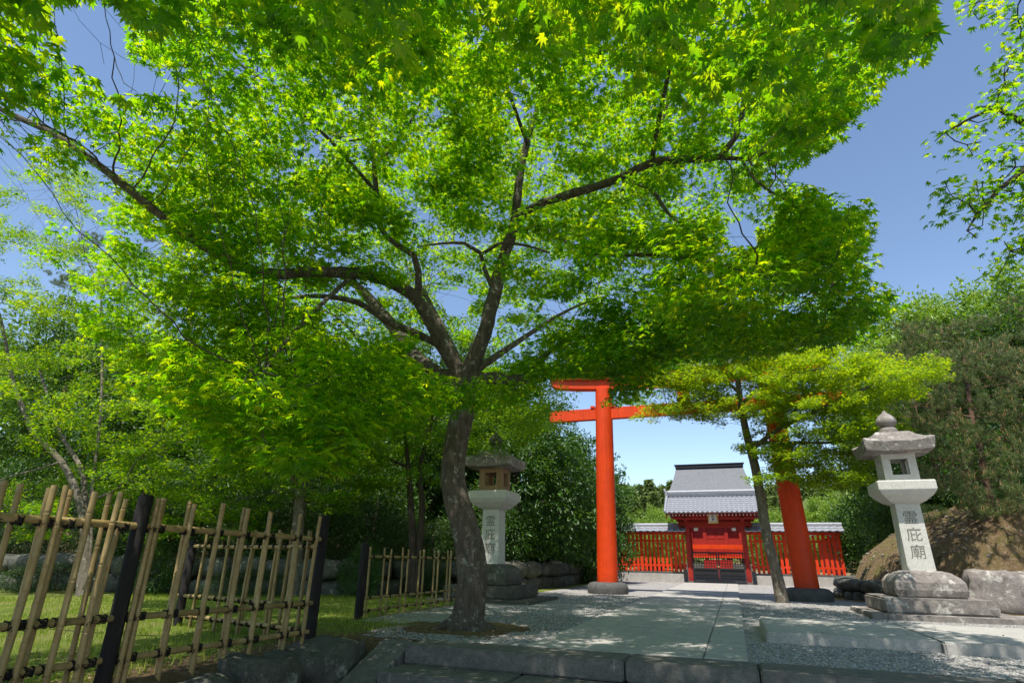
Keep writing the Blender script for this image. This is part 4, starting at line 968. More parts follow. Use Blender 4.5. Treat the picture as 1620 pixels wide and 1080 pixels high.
# ---------------------------------------------------------------- other maples
def maple(label, base, limbs_, pads, prad_, per, lsize, kind, mleaf, mbark, group=None, nleaf=12, spread=.16, grow=.16, kill=.2, name='maple_tree', maxdepth=4, clear=1.3):
    T = Tree(); T.limb(limbs_[0], .2, False)
    for L in limbs_[1:]: T.limb(L, .2)
    A = pads_to_att(pads, prad_, per); T.grow(A, grow, kill, 90); T.radii(.003, 2.3)
    root = empty(name, (base[0], base[1], base[2]), label, 'maple tree', group); tm = Matrix.Translation((-base[0], -base[1], -base[2]))
    me = T.mesh('trunk', mbark); me.transform(tm); link('trunk', me, root)
    s_, d_ = T.leaf_sites(maxdepth); P, tp, nr, szs = maple_leaves(s_, d_, nleaf, lsize, spread)
    kk = np.linalg.norm(P - [0, 0, CAM_Z], axis=1) > clear
    leaf_object('crown', [(P[kk], tp[kk], nr[kk], szs[kk], kind)], mleaf, root, base); print(label[:30], len(P)); return root
def pads_px(lst, n, jit, yj):
    """(px,py,Y) seeds multiplied with jitter"""
    out = []
    for a, b_, c in lst:
        for k in range(n):
            out.append(aY(a + random.uniform(-jit, jit), b_ + random.uniform(-jit, jit) * .7, c + random.uniform(-yj, yj)))
    return np.array(out)
# slender maple before the right torii post
b0 = aY(1238, 952, 15.3); b0[2] = -.05
tl = [(*b0, .15), pt(1228, 905, 15.3, .125), pt(1214, 850, 15.3, .115), pt(1204, 790, 15.3, .11), pt(1195, 740, 15.3, .105), pt(1182, 690, 15.2, .09), pt(1172, 640, 15.1, .075), pt(1166, 590, 15.0, .06), pt(1160, 550, 15.0, .04)]
lm = [tl, [pt(1190, 710, 15.2, .06), pt(1230, 680, 14.9, .05), pt(1290, 650, 14.6, .04), pt(1350, 620, 14.3, .028), pt(1420, 600, 14, .015)], [pt(1172, 640, 15.1, .05), pt(1210, 610, 14.8, .04), pt(1260, 590, 14.5, .03), pt(1330, 580, 14.2, .018)],
      [pt(1168, 620, 15.0, .045), pt(1130, 590, 15.0, .035), pt(1085, 590, 15, .025), pt(1050, 610, 15, .014)], [pt(1185, 700, 15.2, .05), pt(1240, 700, 15.0, .04), pt(1300, 700, 14.8, .03), pt(1350, 700, 14.6, .015)]]
seeds = [(1080, 600, 15), (1120, 590, 15), (1050, 640, 15.2), (1110, 640, 15), (1150, 650, 14.8), (1140, 560, 15), (1200, 570, 15), (1230, 600, 14.6), (1270, 580, 14.4), (1310, 600, 14.2), (1350, 590, 14), (1400, 585, 13.9), (1440, 585, 13.8), (1460, 590, 13.8), (1290, 640, 14.4), (1340, 640, 14.2), (1390, 620, 14.0), (1250, 660, 14.6), (1200, 640, 14.8),
         (1230, 700, 14.8), (1280, 690, 14.6), (1320, 680, 14.5), (1350, 700, 14.5), (1300, 725, 14.7), (1250, 730, 14.9), (1200, 700, 14.6), (1170, 610, 14.9), (1090, 560, 15), (1340, 740, 14.8), (1240, 560, 14.9), (1300, 560, 14.6), (1360, 565, 14.3), (1410, 610, 14), (1370, 665, 14.4), (1290, 655, 14)]
pp = pads_px(seeds + [(1195, 592, 15.2), (1225, 588, 15.2), (1255, 584, 15.1), (1285, 580, 15.1), (1080, 640, 15.3), (1130, 640, 15.3), (1180, 636, 15.3), (1240, 632, 15.2), (1290, 628, 15.1), (1330, 622, 15), (1060, 590, 15.3), (1110, 600, 15.3), (1330, 600, 15), (1230, 740, 14.9), (1290, 745, 14.8), (1350, 745, 14.7), (1320, 755, 14.7), (1260, 725, 14.9), (1380, 720, 14.5), (1400, 690, 14.3), (1060, 600, 15), (1100, 605, 15), (1140, 615, 15), (1180, 610, 14.9), (1220, 605, 14.8), (1260, 600, 14.7), (1290, 615, 14.6), (1080, 580, 15.1), (1200, 585, 15), (1270, 570, 14.8), (1150, 590, 15), (1240, 650, 14.8), (1060, 560, 15), (1120, 540, 15), (1180, 540, 14.9), (1220, 640, 14.7), (1160, 590, 14.7), (1250, 610, 14.5), (1100, 620, 14.9), (1330, 690, 14.6), (1270, 710, 14.8)], 7, 24, .6)
maple('slender maple with a pale leaning trunk growing before the right torii post', b0, lm, pp, rng.uniform(.3, .6, len(pp)), 8, .056, 'maple5', M['leaf_young'], M['bark_pale'], nleaf=50, spread=.2)
# bent maple behind the near fence, left
b1 = aY(140, 905, 8.6); b1[2] = -.03
lm = [[(*b1, .12), pt(134, 840, 8.6, .085), pt(120, 775, 8.5, .07), pt(97, 730, 8.4, .064), pt(76, 708, 8.3, .06), pt(50, 680, 8.2, .054), pt(38, 650, 8.1, .048), pt(20, 600, 8.0, .04), pt(0, 500, 7.8, .028), pt(-30, 420, 7.6, .016)],
      [(b1[0], b1[1], .1, .09), pt(142, 840, 8.7, .06), pt(134, 780, 8.8, .054), pt(128, 740, 8.9, .05), pt(98, 690, 9, .042), pt(84, 650, 9, .034), pt(60, 580, 9, .024)],
      [pt(140, 820, 8.65, .045), pt(150, 740, 8.7, .036), pt(160, 640, 8.7, .03), pt(161, 540, 8.7, .025), pt(158, 460, 8.7, .02), pt(136, 405, 8.7, .012), pt(120, 330, 8.6, .009), pt(100, 270, 8.5, .006)],
      [pt(146, 790, 8.7, .03), pt(190, 770, 8.8, .025), pt(215, 730, 8.9, .018), pt(250, 700, 9, .01)], [pt(97, 730, 8.4, .022), pt(60, 742, 8, .018), pt(20, 752, 7.8, .012), pt(-30, 770, 7.6, .006)]]
seeds = [(x, y, Y) for x, y, Y in [(20, 300, 8), (80, 310, 8.2), (140, 330, 8.4), (210, 350, 8.6), (-30, 340, 7.9), (60, 250, 8.3), (130, 270, 8.4), (260, 400, 8.8), (0, 370, 8), (20, 460, 7.9), (60, 480, 8), (100, 560, 8.2), (40, 580, 8), (10, 640, 8), (80, 640, 8.4), (150, 600, 8.6), (200, 560, 8.8), (120, 500, 8.6), (170, 430, 8.7), (100, 400, 8.6), (60, 380, 8.4), (220, 480, 8.8), (140, 660, 8.7), (200, 640, 8.8), (250, 620, 8.8), (60, 690, 8), (10, 560, 7.8), (180, 700, 8.9), (240, 700, 9), (-20, 500, 7.6), (-30, 620, 7.6), (150, 740, 9), (220, 750, 9.1), (90, 760, 9.4), (260, 560, 8.8), (-40, 400, 7.6), (20, 380, 7.9), (300, 640, 9.2), (290, 730, 9.4), (200, 790, 9.3), (40, 790, 8.4), (60, 830, 9.4), (240, 820, 9.6)]]
pp = pads_px(seeds, 5, 34, .8)
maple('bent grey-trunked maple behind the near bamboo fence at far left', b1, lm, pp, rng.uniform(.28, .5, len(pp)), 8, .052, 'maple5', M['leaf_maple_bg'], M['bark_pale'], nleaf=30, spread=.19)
# forked maple in the middle distance
b2 = aY(468, 915, 11.0); b2[2] = -.03
lm = [[(*b2, .17), pt(470, 860, 11, .14), pt(474, 800, 11, .13), pt(476, 770, 11, .125), pt(484, 745, 11, .10), pt(492, 700, 11, .08), pt(500, 640, 11.2, .05), pt(505, 580, 11.4, .03)],
      [pt(474, 780, 11, .09), pt(460, 745, 11, .07), pt(450, 700, 10.9, .055), pt(430, 640, 10.8, .04), pt(410, 590, 10.6, .025)], [pt(476, 760, 11, .06), pt(520, 700, 11.3, .04), pt(570, 670, 11.6, .025), pt(620, 650, 12, .014)], [pt(455, 720, 11, .05), pt(390, 700, 10.6, .035), pt(320, 690, 10.2, .02)]]
seeds = [(400, 600, 10.6), (450, 620, 10.8), (500, 600, 11.2), (540, 640, 11.5), (580, 640, 11.8), (350, 640, 10.2), (300, 680, 10), (380, 690, 10.5), (430, 680, 10.8), (560, 690, 11.8), (610, 670, 12), (330, 580, 10.2), (470, 560, 11), (350, 730, 10.4), (300, 760, 10.4), (400, 750, 10.8), (640, 640, 12.2), (520, 560, 11.4), (280, 620, 10), (600, 600, 12), (380, 540, 10.6), (660, 690, 12.4), (300, 800, 10.2), (360, 790, 10.4), (430, 780, 10.8), (520, 780, 11.2), (560, 760, 11.5), (400, 830, 10.5), (540, 720, 11.4), (260, 790, 10), (200, 720, 9.6), (320, 750, 10), (360, 700, 10.2), (250, 680, 9.8), (440, 740, 10.8)]
pp = pads_px(seeds, 6, 36, .9)
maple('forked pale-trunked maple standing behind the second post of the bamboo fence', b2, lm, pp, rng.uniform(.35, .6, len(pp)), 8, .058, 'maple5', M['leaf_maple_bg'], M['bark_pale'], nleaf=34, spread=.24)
# twin-stemmed maple left of the big trunk
b3 = aY(655, 905, 12.0); b3[2] = .0
lm = [[(*b3, .11), pt(653, 860, 12, .085), pt(650, 800, 12, .075), pt(646, 740, 12, .06), pt(640, 680, 12.1, .04), pt(636, 620, 12.2, .02)], [(b3[0] + .08, b3[1], .05, .09), pt(664, 850, 12.1, .08), pt(668, 800, 12.1, .07), pt(664, 740, 12.2, .055), pt(680, 680, 12.3, .04), pt(690, 620, 12.4, .02)], [pt(648, 740, 12, .04), pt(600, 720, 11.8, .03), pt(560, 710, 11.6, .015)]]
seeds = [(640, 700, 12), (600, 700, 11.8), (680, 700, 12.2), (650, 640, 12.2), (580, 740, 11.8), (620, 760, 12), (690, 740, 12.4), (560, 700, 11.6), (700, 660, 12.4), (760, 680, 12.8), (800, 660, 13.2), (840, 670, 13.5), (820, 640, 13.2), (760, 700, 11.5), (800, 690, 11.6), (830, 665, 11.6), (780, 650, 11.4), (850, 640, 11.8), (740, 620, 11.0), (790, 610, 11.0), (850, 600, 11.2)]
pp = pads_px(seeds, 6, 30, .8)
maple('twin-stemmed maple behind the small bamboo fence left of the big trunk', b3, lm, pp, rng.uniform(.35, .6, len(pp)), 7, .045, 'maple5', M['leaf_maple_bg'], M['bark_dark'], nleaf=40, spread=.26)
# maple whose branches reach in at the top right
b4 = np.array([4.6, 4.6, -.75])
hub = (4.3, 4.6, 3.4)
lm = [[(4.6, 4.6, -.8, .2), (4.55, 4.6, .5, .17), (4.4, 4.6, 2.0, .15), (*hub, .13)], [(*hub, .09), pt(1680, 200, 4.5, .05), pt(1620, 195, 4.3, .022), pt(1575, 170, 4.2, .015), pt(1530, 190, 4.1, .009), pt(1495, 210, 4.1, .005)],
      [(*hub, .09), pt(1700, 240, 4.4, .04), pt(1630, 262, 4.2, .02), pt(1580, 300, 4.1, .014), pt(1545, 340, 4.0, .008), pt(1530, 365, 4, .005)], [(*hub, .08), (4.2, 4.4, 4.4, .06), pt(1680, 0, 4.2, .03), pt(1620, -10, 4.1, .02), pt(1560, -5, 4, .01)],
      [(*hub, .06), pt(1700, 370, 4.4, .03), pt(1640, 380, 4.3, .015), pt(1610, 400, 4.3, .008)], [(*hub, .08), (4.8, 5.2, 4.6, .06), (5.2, 6, 5.4, .04)], [(*hub, .08), (4.6, 3.8, 4.8, .06), (4.8, 3, 5.6, .03)]]
seeds = [(1500, 205, 4.1), (1525, 190, 4.1), (1560, 185, 4.15), (1590, 170, 4.2), (1600, 130, 4.2), (1610, 60, 4.2), (1570, 240, 4.1), (1600, 260, 4.15), (1510, 290, 4.0), (1530, 320, 4.0), (1550, 350, 4.0), (1500, 325, 4.05), (1565, 300, 4.1), (1590, 320, 4.1), (1610, 210, 4.2), (1600, 405, 4.3), (1625, 380, 4.3), (1530, 0, 4), (1560, 8, 4), (1620, 300, 4.2), (1640, 150, 4.3), (1640, 60, 4.2), (1650, 250, 4.3), (1660, 340, 4.3), (1700, 200, 4.4), (1720, 60, 4.4), (1720, 320, 4.4), (1590, 110, 4.2)]
pp = pads_px(seeds, 2, 10, .12)
extra = np.stack([rng.uniform(3.6, 7.5, 90), rng.uniform(2.2, 7.5, 90), rng.uniform(3.6, 6.4, 90)], 1); px, py, dz = proj(extra); extra = extra[(px > 1660) | (py < -60)]
pp = np.concatenate([pp, extra])
maple('maple reaching in from the upper right with sparse hanging branches', b4, lm, pp, np.concatenate([np.full(len(pp) - len(extra), .13), rng.uniform(.3, .5, len(extra))]), 8, .042, 'maple7', M['leaf_maple'], M['bark_dark'], nleaf=9, spread=.10, grow=.09, kill=.11, maxdepth=4)

# ---------------------------------------------------------------- broadleaf evergreens, hedges, conifers, pines
def blob_points(ell, n, lump=.22, seed=0):
    """ell: list of (cx,cy,cz,rx,ry,rz)"""
    E = np.array(ell, float); wts = (E[:, 3] * E[:, 4] + E[:, 4] * E[:, 5] + E[:, 3] * E[:, 5]); pick = rng.choice(len(E), n, p=wts / wts.sum()); e = E[pick]
    u = norm(rng.normal(size=(n, 3))); lm_ = 1 + lump * (np.sin(u[:, 0] * 5 + seed + pick) * np.cos(u[:, 1] * 6 + pick * 2) + .6 * np.sin(u[:, 2] * 9 + u[:, 0] * 7 + seed))
    q = 1 - np.abs(rng.normal(0, .14, n)); P = e[:, :3] + u * e[:, 3:] * (lm_ * q)[:, None]
    keep = np.ones(n, bool)
    for k, ek in enumerate(E):
        m_ = pick != k; keep &= ~(m_ & ((((P - ek[:3]) / (ek[3:] * .72)) ** 2).sum(1) < 1))
    return P[keep], u[keep]
def sprig_leaves(P, U, per, size, spread, droop=-.25, kind='oval', up=.8):
    n = len(P) * per; Q = np.repeat(P, per, 0) + rng.normal(0, spread, (n, 3)) * [1, 1, .8]; Uu = np.repeat(U, per, 0)
    tip = Uu * .7 + rng.normal(0, .55, (n, 3)) + [0, 0, droop]; nr = Uu * .4 + rng.normal(0, .5, (n, 3)) + [0, 0, up]
    return Q, tip, nr, size * rng.uniform(.6, 1.2, n), kind
def broadleaf(name, ell, trunks, sprigs, per, lsize, mleaf, kind='oval', spread=.16, lump=.22, seed=0, mb_=None, droop=-.25):
    """returns (trunk mesh, crown mesh) in local coordinates"""
    P, U = blob_points(ell, sprigs, lump, seed); b = sprig_leaves(P, U, per, lsize, spread, droop, kind)
    v, f = leaf_arrays(*b); cm = mesh_np('crown', v, f, mleaf)
    T = Tree(); T.limb(trunks[0], .3, False)
    for L in trunks[1:]: T.limb(L, .3)
    sel = rng.choice(len(P), min(len(P), 260), replace=False); A = P[sel] * .97
    T.grow([tuple(a) for a in A], .32, .4, 60); T.radii(.006, 2.3); tm = T.mesh('trunk', mb_ or M['bark_dark'])
    return tm, cm
def place(name, meshes, loc, rz, sc_, label, cat, group=None):
    r = empty(name, tuple(loc), label, cat, group, rz); r.scale = sc_ if hasattr(sc_, '__len__') else (sc_,) * 3
    for me, nm in zip(meshes, ('trunk', 'crown')): link(nm, me, r)
    return r
ev_a = broadleaf('a', [(0, 0, 3.2, 2.1, 2.0, 2.2), (1.3, -.6, 2.0, 1.5, 1.5, 1.5), (-1.4, .3, 2.3, 1.5, 1.5, 1.7), (.3, .8, 5.0, 1.5, 1.4, 1.4), (.2, -1.4, 2.4, 1.3, 1.2, 1.3), (-.4, -.5, 1.2, 1.5, 1.5, 1.0)], [[(0, 0, -.1, .22), (.1, 0, 1.2, .18), (-.1, .1, 2.6, .13), (0, .2, 4.2, .07)], [(.1, 0, 1.1, .12), (.8, -.3, 2.0, .07)], [(0, 0, 1.3, .12), (-.8, .2, 2.2, .07)]], 1150, 36, .155, M['leaf_ever'], 'oval', .17, .34, 1)
ev_b = broadleaf('b', [(0, 0, 4.0, 2.4, 2.3, 2.0), (1.6, 0, 3.0, 1.5, 1.6, 1.5), (-1.6, -.4, 3.2, 1.6, 1.5, 1.5), (0, .2, 5.8, 1.6, 1.6, 1.3), (.4, -1.5, 3.0, 1.4, 1.2, 1.4)], [[(0, 0, -.1, .26), (-.1, .1, 1.5, .2), (.1, 0, 3.2, .14), (0, 0, 5, .07)], [(0, 0, 2.1, .12), (1, .2, 3.0, .07)], [(0, 0, 1.9, .12), (-1.0, -.2, 3, .07)]], 1150, 36, .15, M['leaf_light'], 'oval', .17, .34, 4)
M['leaf_bright'] = leaf_mat('bright_evergreen_leaf', [(.09, .18, .022), (.18, .30, .035), (.34, .44, .075)], [(.16, .34, .015), (.3, .5, .02), (.5, .62, .05)], .38, .42, .5)
ev_c = broadleaf('c', [(0, 0, 4.0, 2.4, 2.3, 2.0), (1.6, 0, 3.0, 1.5, 1.6, 1.5), (-1.6, -.4, 3.2, 1.6, 1.5, 1.5), (0, .2, 5.8, 1.6, 1.6, 1.3), (.4, -1.5, 3.0, 1.4, 1.2, 1.4)], [[(0, 0, -.1, .26), (-.1, .1, 1.5, .2), (.1, 0, 3.2, .14), (0, 0, 5, .07)], [(0, 0, 2.1, .12), (1, .2, 3.0, .07)]], 1000, 36, .16, M['leaf_bright'], 'oval', .17, .36, 9)
sh_a = broadleaf('s', [(0, 0, .75, 1.2, 1.0, .75), (.7, .2, .6, .8, .8, .6), (-.7, -.1, .65, .8, .8, .65)], [[(0, 0, -.1, .05), (.02, 0, .4, .035), (0, .05, .9, .02)]], 1500, 12, .055, M['leaf_hedge'], 'oval', .09, .12, 2)
sh_b = broadleaf('t', [(0, 0, 1.1, 1.1, 1.1, 1.1), (.5, .3, .7, .9, .9, .7), (-.6, .2, .8, .9, .8, .8), (.1, -.4, 1.6, .7, .7, .6)], [[(0, 0, -.1, .06), (.03, 0, .8, .04), (0, .03, 1.5, .02)]], 1500, 12, .085, M['leaf_ever'], 'oval', .12, .2, 6)
E_G = 'evergreen trees around the shrine'
# (x, y, z, rot, scale, mesh, label)
for x, y, rz, s_, ms, lb in [
    (-6.6, 18.6, .3, (.95, .95, .98), ev_a, 'glossy evergreen tree just left of the left torii post'),
    (-5.7, 23.5, 2.1, (.85, .85, .98), ev_a, 'evergreen tree reaching the ground between left torii post and red fence'),
    (-9.4, 17.5, 4.0, 1.1, ev_b, 'light-leaved evergreen tree above the bank behind the left lantern'),
    (-9.0, 23.0, 1.0, 1.15, ev_a, 'tall evergreen tree behind the left torii post, deeper on the bank'),
    (-12.5, 19.0, 2.6, 1.15, ev_a, 'dark evergreen tree on the bank left of the lantern'),
    (-15.5, 16.0, .8, 1.1, ev_b, 'evergreen tree behind the clipped hedge in the middle left'),
    (-19.0, 15.2, 1.9, 1.1, ev_a, 'evergreen tree behind the hedge towards the left edge'),
    (-23.5, 14.0, 3.2, 1.2, ev_b, 'evergreen tree on the bank at the far left edge'),
    (-16.5, 23.0, 5.0, 1.25, ev_a, 'second-row evergreen behind the storehouse'),
    (-22.5, 21.5, .2, 1.3, ev_a, 'second-row evergreen left of the storehouse'),
    (-29.0, 19.0, 1.4, 1.35, ev_b, 'second-row evergreen in the far left corner'),
    (5.9, 22.0, 1.2, (.85, .85, .80), ev_a, 'dark evergreen on the right bank behind the right torii post'),
    (8.4, 20.8, 3.3, (.95, .95, .9), ev_a, 'dark evergreen on the bank behind the right lantern'),
    (7.2, 26.5, 4.4, 1.05, ev_a, 'evergreen tree on the bank beside the right end of the red fence'),
    (11.2, 23.0, .5, 1.05, ev_a, 'evergreen tree behind the right-hand pines'),
    (14.5, 21.5, 2.2, 1.1, ev_b, 'evergreen tree at the right edge behind the pines'),
    (18.5, 20.5, 2.9, 1.1, ev_a, 'evergreen tree beyond the right edge of the pines')]:
    z = float(gz(x, y)); place('evergreen_tree', ms, (x, y, z), rz, s_, lb, 'evergreen tree', E_G)
H_G = 'rounded trees on the skyline at the right'
for (px, py, Y), rz, s_, lb in [((1400, 500, 31), .4, 1.2, 'light green skyline tree nearest the maple at the right'), ((1462, 478, 31), 1.6, 1.3, 'second light green skyline tree from the left above the pines'), ((1535, 468, 31), 3.0, 1.4, 'third light green skyline tree from the left above the pines'), ((1600, 445, 30), 4.2, 1.5, 'tallest light green skyline tree at the right edge'), ((1680, 430, 29), 5.2, 1.5, 'light green skyline tree just past the right edge')]:
    p = aY(px, py, Y); hh = 7.1 * s_; place('evergreen_tree', ev_c, (p[0], p[1], p[2] - hh), rz, s_, lb, 'evergreen tree', H_G)
    z0 = float(gz(p[0], p[1])); zt = p[2] - hh
    if zt > z0:
        mb = MB(); L = [(p[0], p[1], z0 - .2), (p[0] + .1, p[1], (z0 + zt) / 2), (p[0], p[1], zt + .6)]
        r = [o for o in col.objects if o.name.startswith('evergreen_tree')][-1]
        mb.tube([((a - p[0]) / s_, (b_ - p[1]) / s_, (c - zt) / s_) for a, b_, c in L], [.34, .3, .26], 10); mb.build('lower_trunk', M['bark_dark'], r)
# clipped hedges and bushes on the left bank
B_G = 'clipped bushes on the bank'
for k, (x, y, s_, ms, lb) in enumerate([(-8.6, 12.9, (1.0, .9, .95), sh_a, 'clipped bush above the rocks behind the fence gap'), (-10.6, 12.6, 1.05, sh_b, 'dark bush on the bank behind the forked maple'), (-12.6, 12.0, (1.2, 1, 1.1), sh_a, 'clipped bush on the bank left of the forked maple'), (-14.8, 11.4, 1.15, sh_b, 'dark bush on the bank behind the bent maple'),
        (-17.2, 11.2, (1.2, 1, 1.15), sh_a, 'clipped bush on the bank at the far left'), (-19.8, 11.0, 1.2, sh_b, 'dark bush on the bank at the left edge'), (-9.6, 10.25, (.55, .4, .42), sh_a, 'small low bush at the foot of the rock wall behind the fence gap'), (-11.9, 9.75, (.6, .4, .5), sh_b, 'small bush at the foot of the rock wall left of the forked maple'), (-13.9, 9.2, (.7, .45, .42), sh_a, 'small low bush against the rock wall at the far left'), (-7.75, 11.6, (.4, .35, .5), sh_b, 'small bush against the rocks beyond the near fence end post'), (-6.9, 12.9, (.4, .35, .45), sh_b, 'small bush against the rocks beside the small bamboo fence'), (4.7, 17.6, (.35, .35, .3), sh_a, 'tiny low shrub on the bank left of the right lantern'), (6.3, 16.3, (.4, .4, .32), sh_b, 'tiny leafy shrub on the bank right of the right lantern'), (-7.6, 14.6, (.9, .9, .8), sh_a, 'low clipped bush behind the small bamboo fence'), (-9.6, 14.8, 1.15, sh_b, 'tall bush behind the small bamboo fence'), (-11.8, 14.4, 1.3, sh_a, 'second-row clipped bush behind the forked maple'), (-14.0, 13.8, 1.4, sh_b, 'second-row dark bush on the left bank'),
        (-7.0, 16.4, .95, sh_b, 'leafy bush behind the left lantern'), (-6.6, 20.8, .95, sh_b, 'leafy bush below the evergreen left of the torii'), (-6.4, 25.8, 1.0, sh_b, 'leafy bush before the left end of the red fence'), (6.0, 24.5, 1.0, sh_b, 'leafy bush on the right bank beside the red fence'), (6.4, 19.2, 1.1, sh_b, 'variegated bush above the bank left of the right lantern'), (8.2, 18.0, 1.0, sh_a, 'low bush on the bank behind the right lantern'), (12.4, 17.8, 1.2, sh_b, 'bush on the bank beside the leaning pine'), (15, 17, 1.3, sh_a, 'bush on the bank at the right edge'), (5.6, 28.2, 1.5, sh_b, 'bush between the red fence end and the bank'), (-7.6, 22.3, 1.2, sh_b, 'shaded bush deep under the left evergreens'), (-8.3, 18.2, 1.1, sh_b, 'shaded bush behind the left lantern under the trees')]):
    place('bush', ms, (x, y, float(gz(x, y)) - .05), k * 1.7, s_, lb, 'bush', B_G)
# bright broadleaf trees right behind the shrine
W_G = 'sunlit young trees behind the shrine'
for k, (x, y, s_, lb) in enumerate([(-4.2, 38, (.62, .62, .55), 'bright green tree behind the red fence left of the shrine'), (-7.2, 40, (.8, .8, .62), 'green tree further left behind the shrine fence'), (2.6, 38, (.7, .7, .52), 'bright green tree behind the red fence right of the shrine'), (5.4, 39, (.85, .85, .62), 'green tree behind the right end of the red fence'), (8.6, 38, 1.0, 'taller green tree behind the right end of the red fence'), (-10.5, 38, 1.0, 'taller green tree behind the left evergreens')]):
    place('leafy_tree', ev_c, (x, y, float(gz(x, y))), k * 1.3, s_, lb, 'tree', W_G)
# distant conifers on the hill
def conifer(nl, h, seed):
    n = nl; t = rng.uniform(0.02, 1, n) ** .8; z = h * (.12 + .88 * t); rr = (1 - t) * h * .17 + .15; a = rng.uniform(0, 2 * np.pi, n); q = rr * np.sqrt(rng.uniform(.1, 1, n)) * (1 + .3 * np.sin(z * 3 + a * 3 + seed))
    P = np.stack([q * np.cos(a), q * np.sin(a), z - .15 * q], 1); tip = np.stack([np.cos(a), np.sin(a), rng.normal(-.1, .3, n)], 1); nr = rng.normal(0, .4, (n, 3)) + [0, 0, 1]
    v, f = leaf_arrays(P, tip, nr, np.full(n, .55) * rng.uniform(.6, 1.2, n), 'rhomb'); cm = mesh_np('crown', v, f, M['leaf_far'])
    mb = MB(); mb.tube([(0, 0, -.3), (0, 0, h * .5), (0, 0, h * .95)], [.2, .12, .03], 8); me = bpy.data.meshes.new('trunk'); me.from_pydata(mb.v, [], mb.f); me.materials.append(M['bark_dark']); return me, cm
con = [conifer(2600, 10, 1), conifer(2600, 11.5, 3)]
k = 0
places_ = [(1000, 772, 68), (1012, 766, 72), (1026, 758, 66), (1040, 770, 75), (1052, 768, 70), (1062, 760, 66), (985, 765, 72), (970, 750, 68), (1195, 780, 70), (1206, 774, 66), (1218, 770, 72), (1232, 765, 68), (1248, 760, 72), (1265, 755, 70), (1180, 782, 76), (1034, 778, 60), (1018, 785, 62), (1004, 790, 58), (1225, 785, 60), (1240, 790, 58), (955, 755, 74), (940, 750, 70), (1285, 750, 70), (1300, 745, 66), (1100, 775, 80), (1130, 775, 82), (1160, 778, 80), (1080, 775, 78)]
places_.sort()
for k, (px, py, Y) in enumerate(places_):
    p = aY(px, py, Y); z0 = float(gz(p[0], p[1])); s_ = max(.5, (p[2] - z0)) / (10 if k % 2 == 0 else 11.5)
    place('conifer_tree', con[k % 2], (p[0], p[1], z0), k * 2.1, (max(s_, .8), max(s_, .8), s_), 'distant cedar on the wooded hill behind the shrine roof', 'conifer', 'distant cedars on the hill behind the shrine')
# a mass of trees closing the horizon all round
nn = 5200; P = []
a = rng.uniform(0, 2 * np.pi, nn); r_ = rng.uniform(46, 130, nn); X_ = r_ * np.sin(a); Y_ = 20 + r_ * np.cos(a); keep = (Y_ > -10); X_, Y_ = X_[keep], Y_[keep]
Zg = gz(X_, Y_); n = len(X_); per = 26
Cc = np.stack([X_, Y_, Zg + 2.6], 1); Q = np.repeat(Cc, per, 0); u = norm(rng.normal(size=(len(Q), 3))); Q = Q + u * [2.2, 2.2, 3.2]
v, f = leaf_arrays(Q, u + rng.normal(0, .4, u.shape), rng.normal(0, .5, u.shape) + [0, 0, 1], np.full(len(Q), 1.5) * rng.uniform(.5, 1.2, len(Q)), 'rhomb')
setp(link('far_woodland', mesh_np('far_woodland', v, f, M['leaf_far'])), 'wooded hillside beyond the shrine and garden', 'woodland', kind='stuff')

# pines
def needle_tufts(P, D, nn_, L, mats_parent, name, m, wid=.0035, up=.35):
    n = len(P) * nn_; Q = np.repeat(P, nn_, 0); Dd = np.repeat(D, nn_, 0); t = norm(Dd * .75 + rng.normal(0, .55, (n, 3)) + [0, 0, up * .6])
    s0 = norm(np.cross(t, rng.normal(size=(n, 3)))); l = L * rng.uniform(.7, 1.15, n); base = Q + Dd * rng.uniform(-.12, .05, n)[:, None]
    A = base + s0 * wid; B_ = base - s0 * wid; Cc = base + t * l[:, None]
    V_ = np.stack([A, B_, Cc], 1).reshape(-1, 3); F_ = np.arange(n * 3).reshape(-1, 3); return V_, F_
def pine(label, trunk_, branches_xyz, pad_centres, pr, per, L=.13, nn_=60, candles=True, group='pines in the garden', mleaf=None):
    T = Tree(); T.limb(trunk_, .25, False)
    for b_ in branches_xyz: T.limb(b_, .25)
    A = pads_to_att(pad_centres, pr, per, .09, .05); T.grow(A, .12, .13, 90); T.radii(.004, 2.4)
    base = trunk_[0][:3]; root = empty('pine_tree', base, label, 'pine tree', group); tm = Matrix.Translation((-base[0], -base[1], -base[2]))
    me = T.mesh('trunk', M['bark_pine']); me.transform(tm); link('trunk', me, root)
    s_, d_ = T.leaf_sites(2); d_ = norm(d_ * .6 + [0, 0, .5]); V_, F_ = needle_tufts(s_, d_, nn_, L, None, 'n', None, .0042)
    me = mesh_np('needles', V_ - np.array(base), F_, M['needle']); link('needles', me, root)
    if candles:
        sel = rng.uniform(0, 1, len(s_)) < .5; c = s_[sel]; n = len(c) * 3; Q = np.repeat(c, 3, 0) + rng.normal(0, .03, (n, 3)); t = norm(rng.normal(0, .16, (n, 3)) + [0, 0, 1]); h_ = rng.uniform(.05, .14, n)
        s0 = norm(np.cross(t, rng.normal(size=(n, 3)))); s1 = np.cross(t, s0); wv = .006
        V_ = np.stack([Q + s0 * wv, Q - s0 * .5 * wv + s1 * .87 * wv, Q - s0 * .5 * wv - s1 * .87 * wv, Q + t * h_[:, None]], 1).reshape(-1, 3); b_ = (np.arange(n) * 4)[:, None]
        F_ = np.concatenate([b_ + [0, 1, 3], b_ + [1, 2, 3], b_ + [2, 0, 3]]); setp(link('candles', mesh_np('candles', V_ - np.array(base), F_, M['candle']), root), kind='stuff')
    print(label[:30], len(s_)); return root
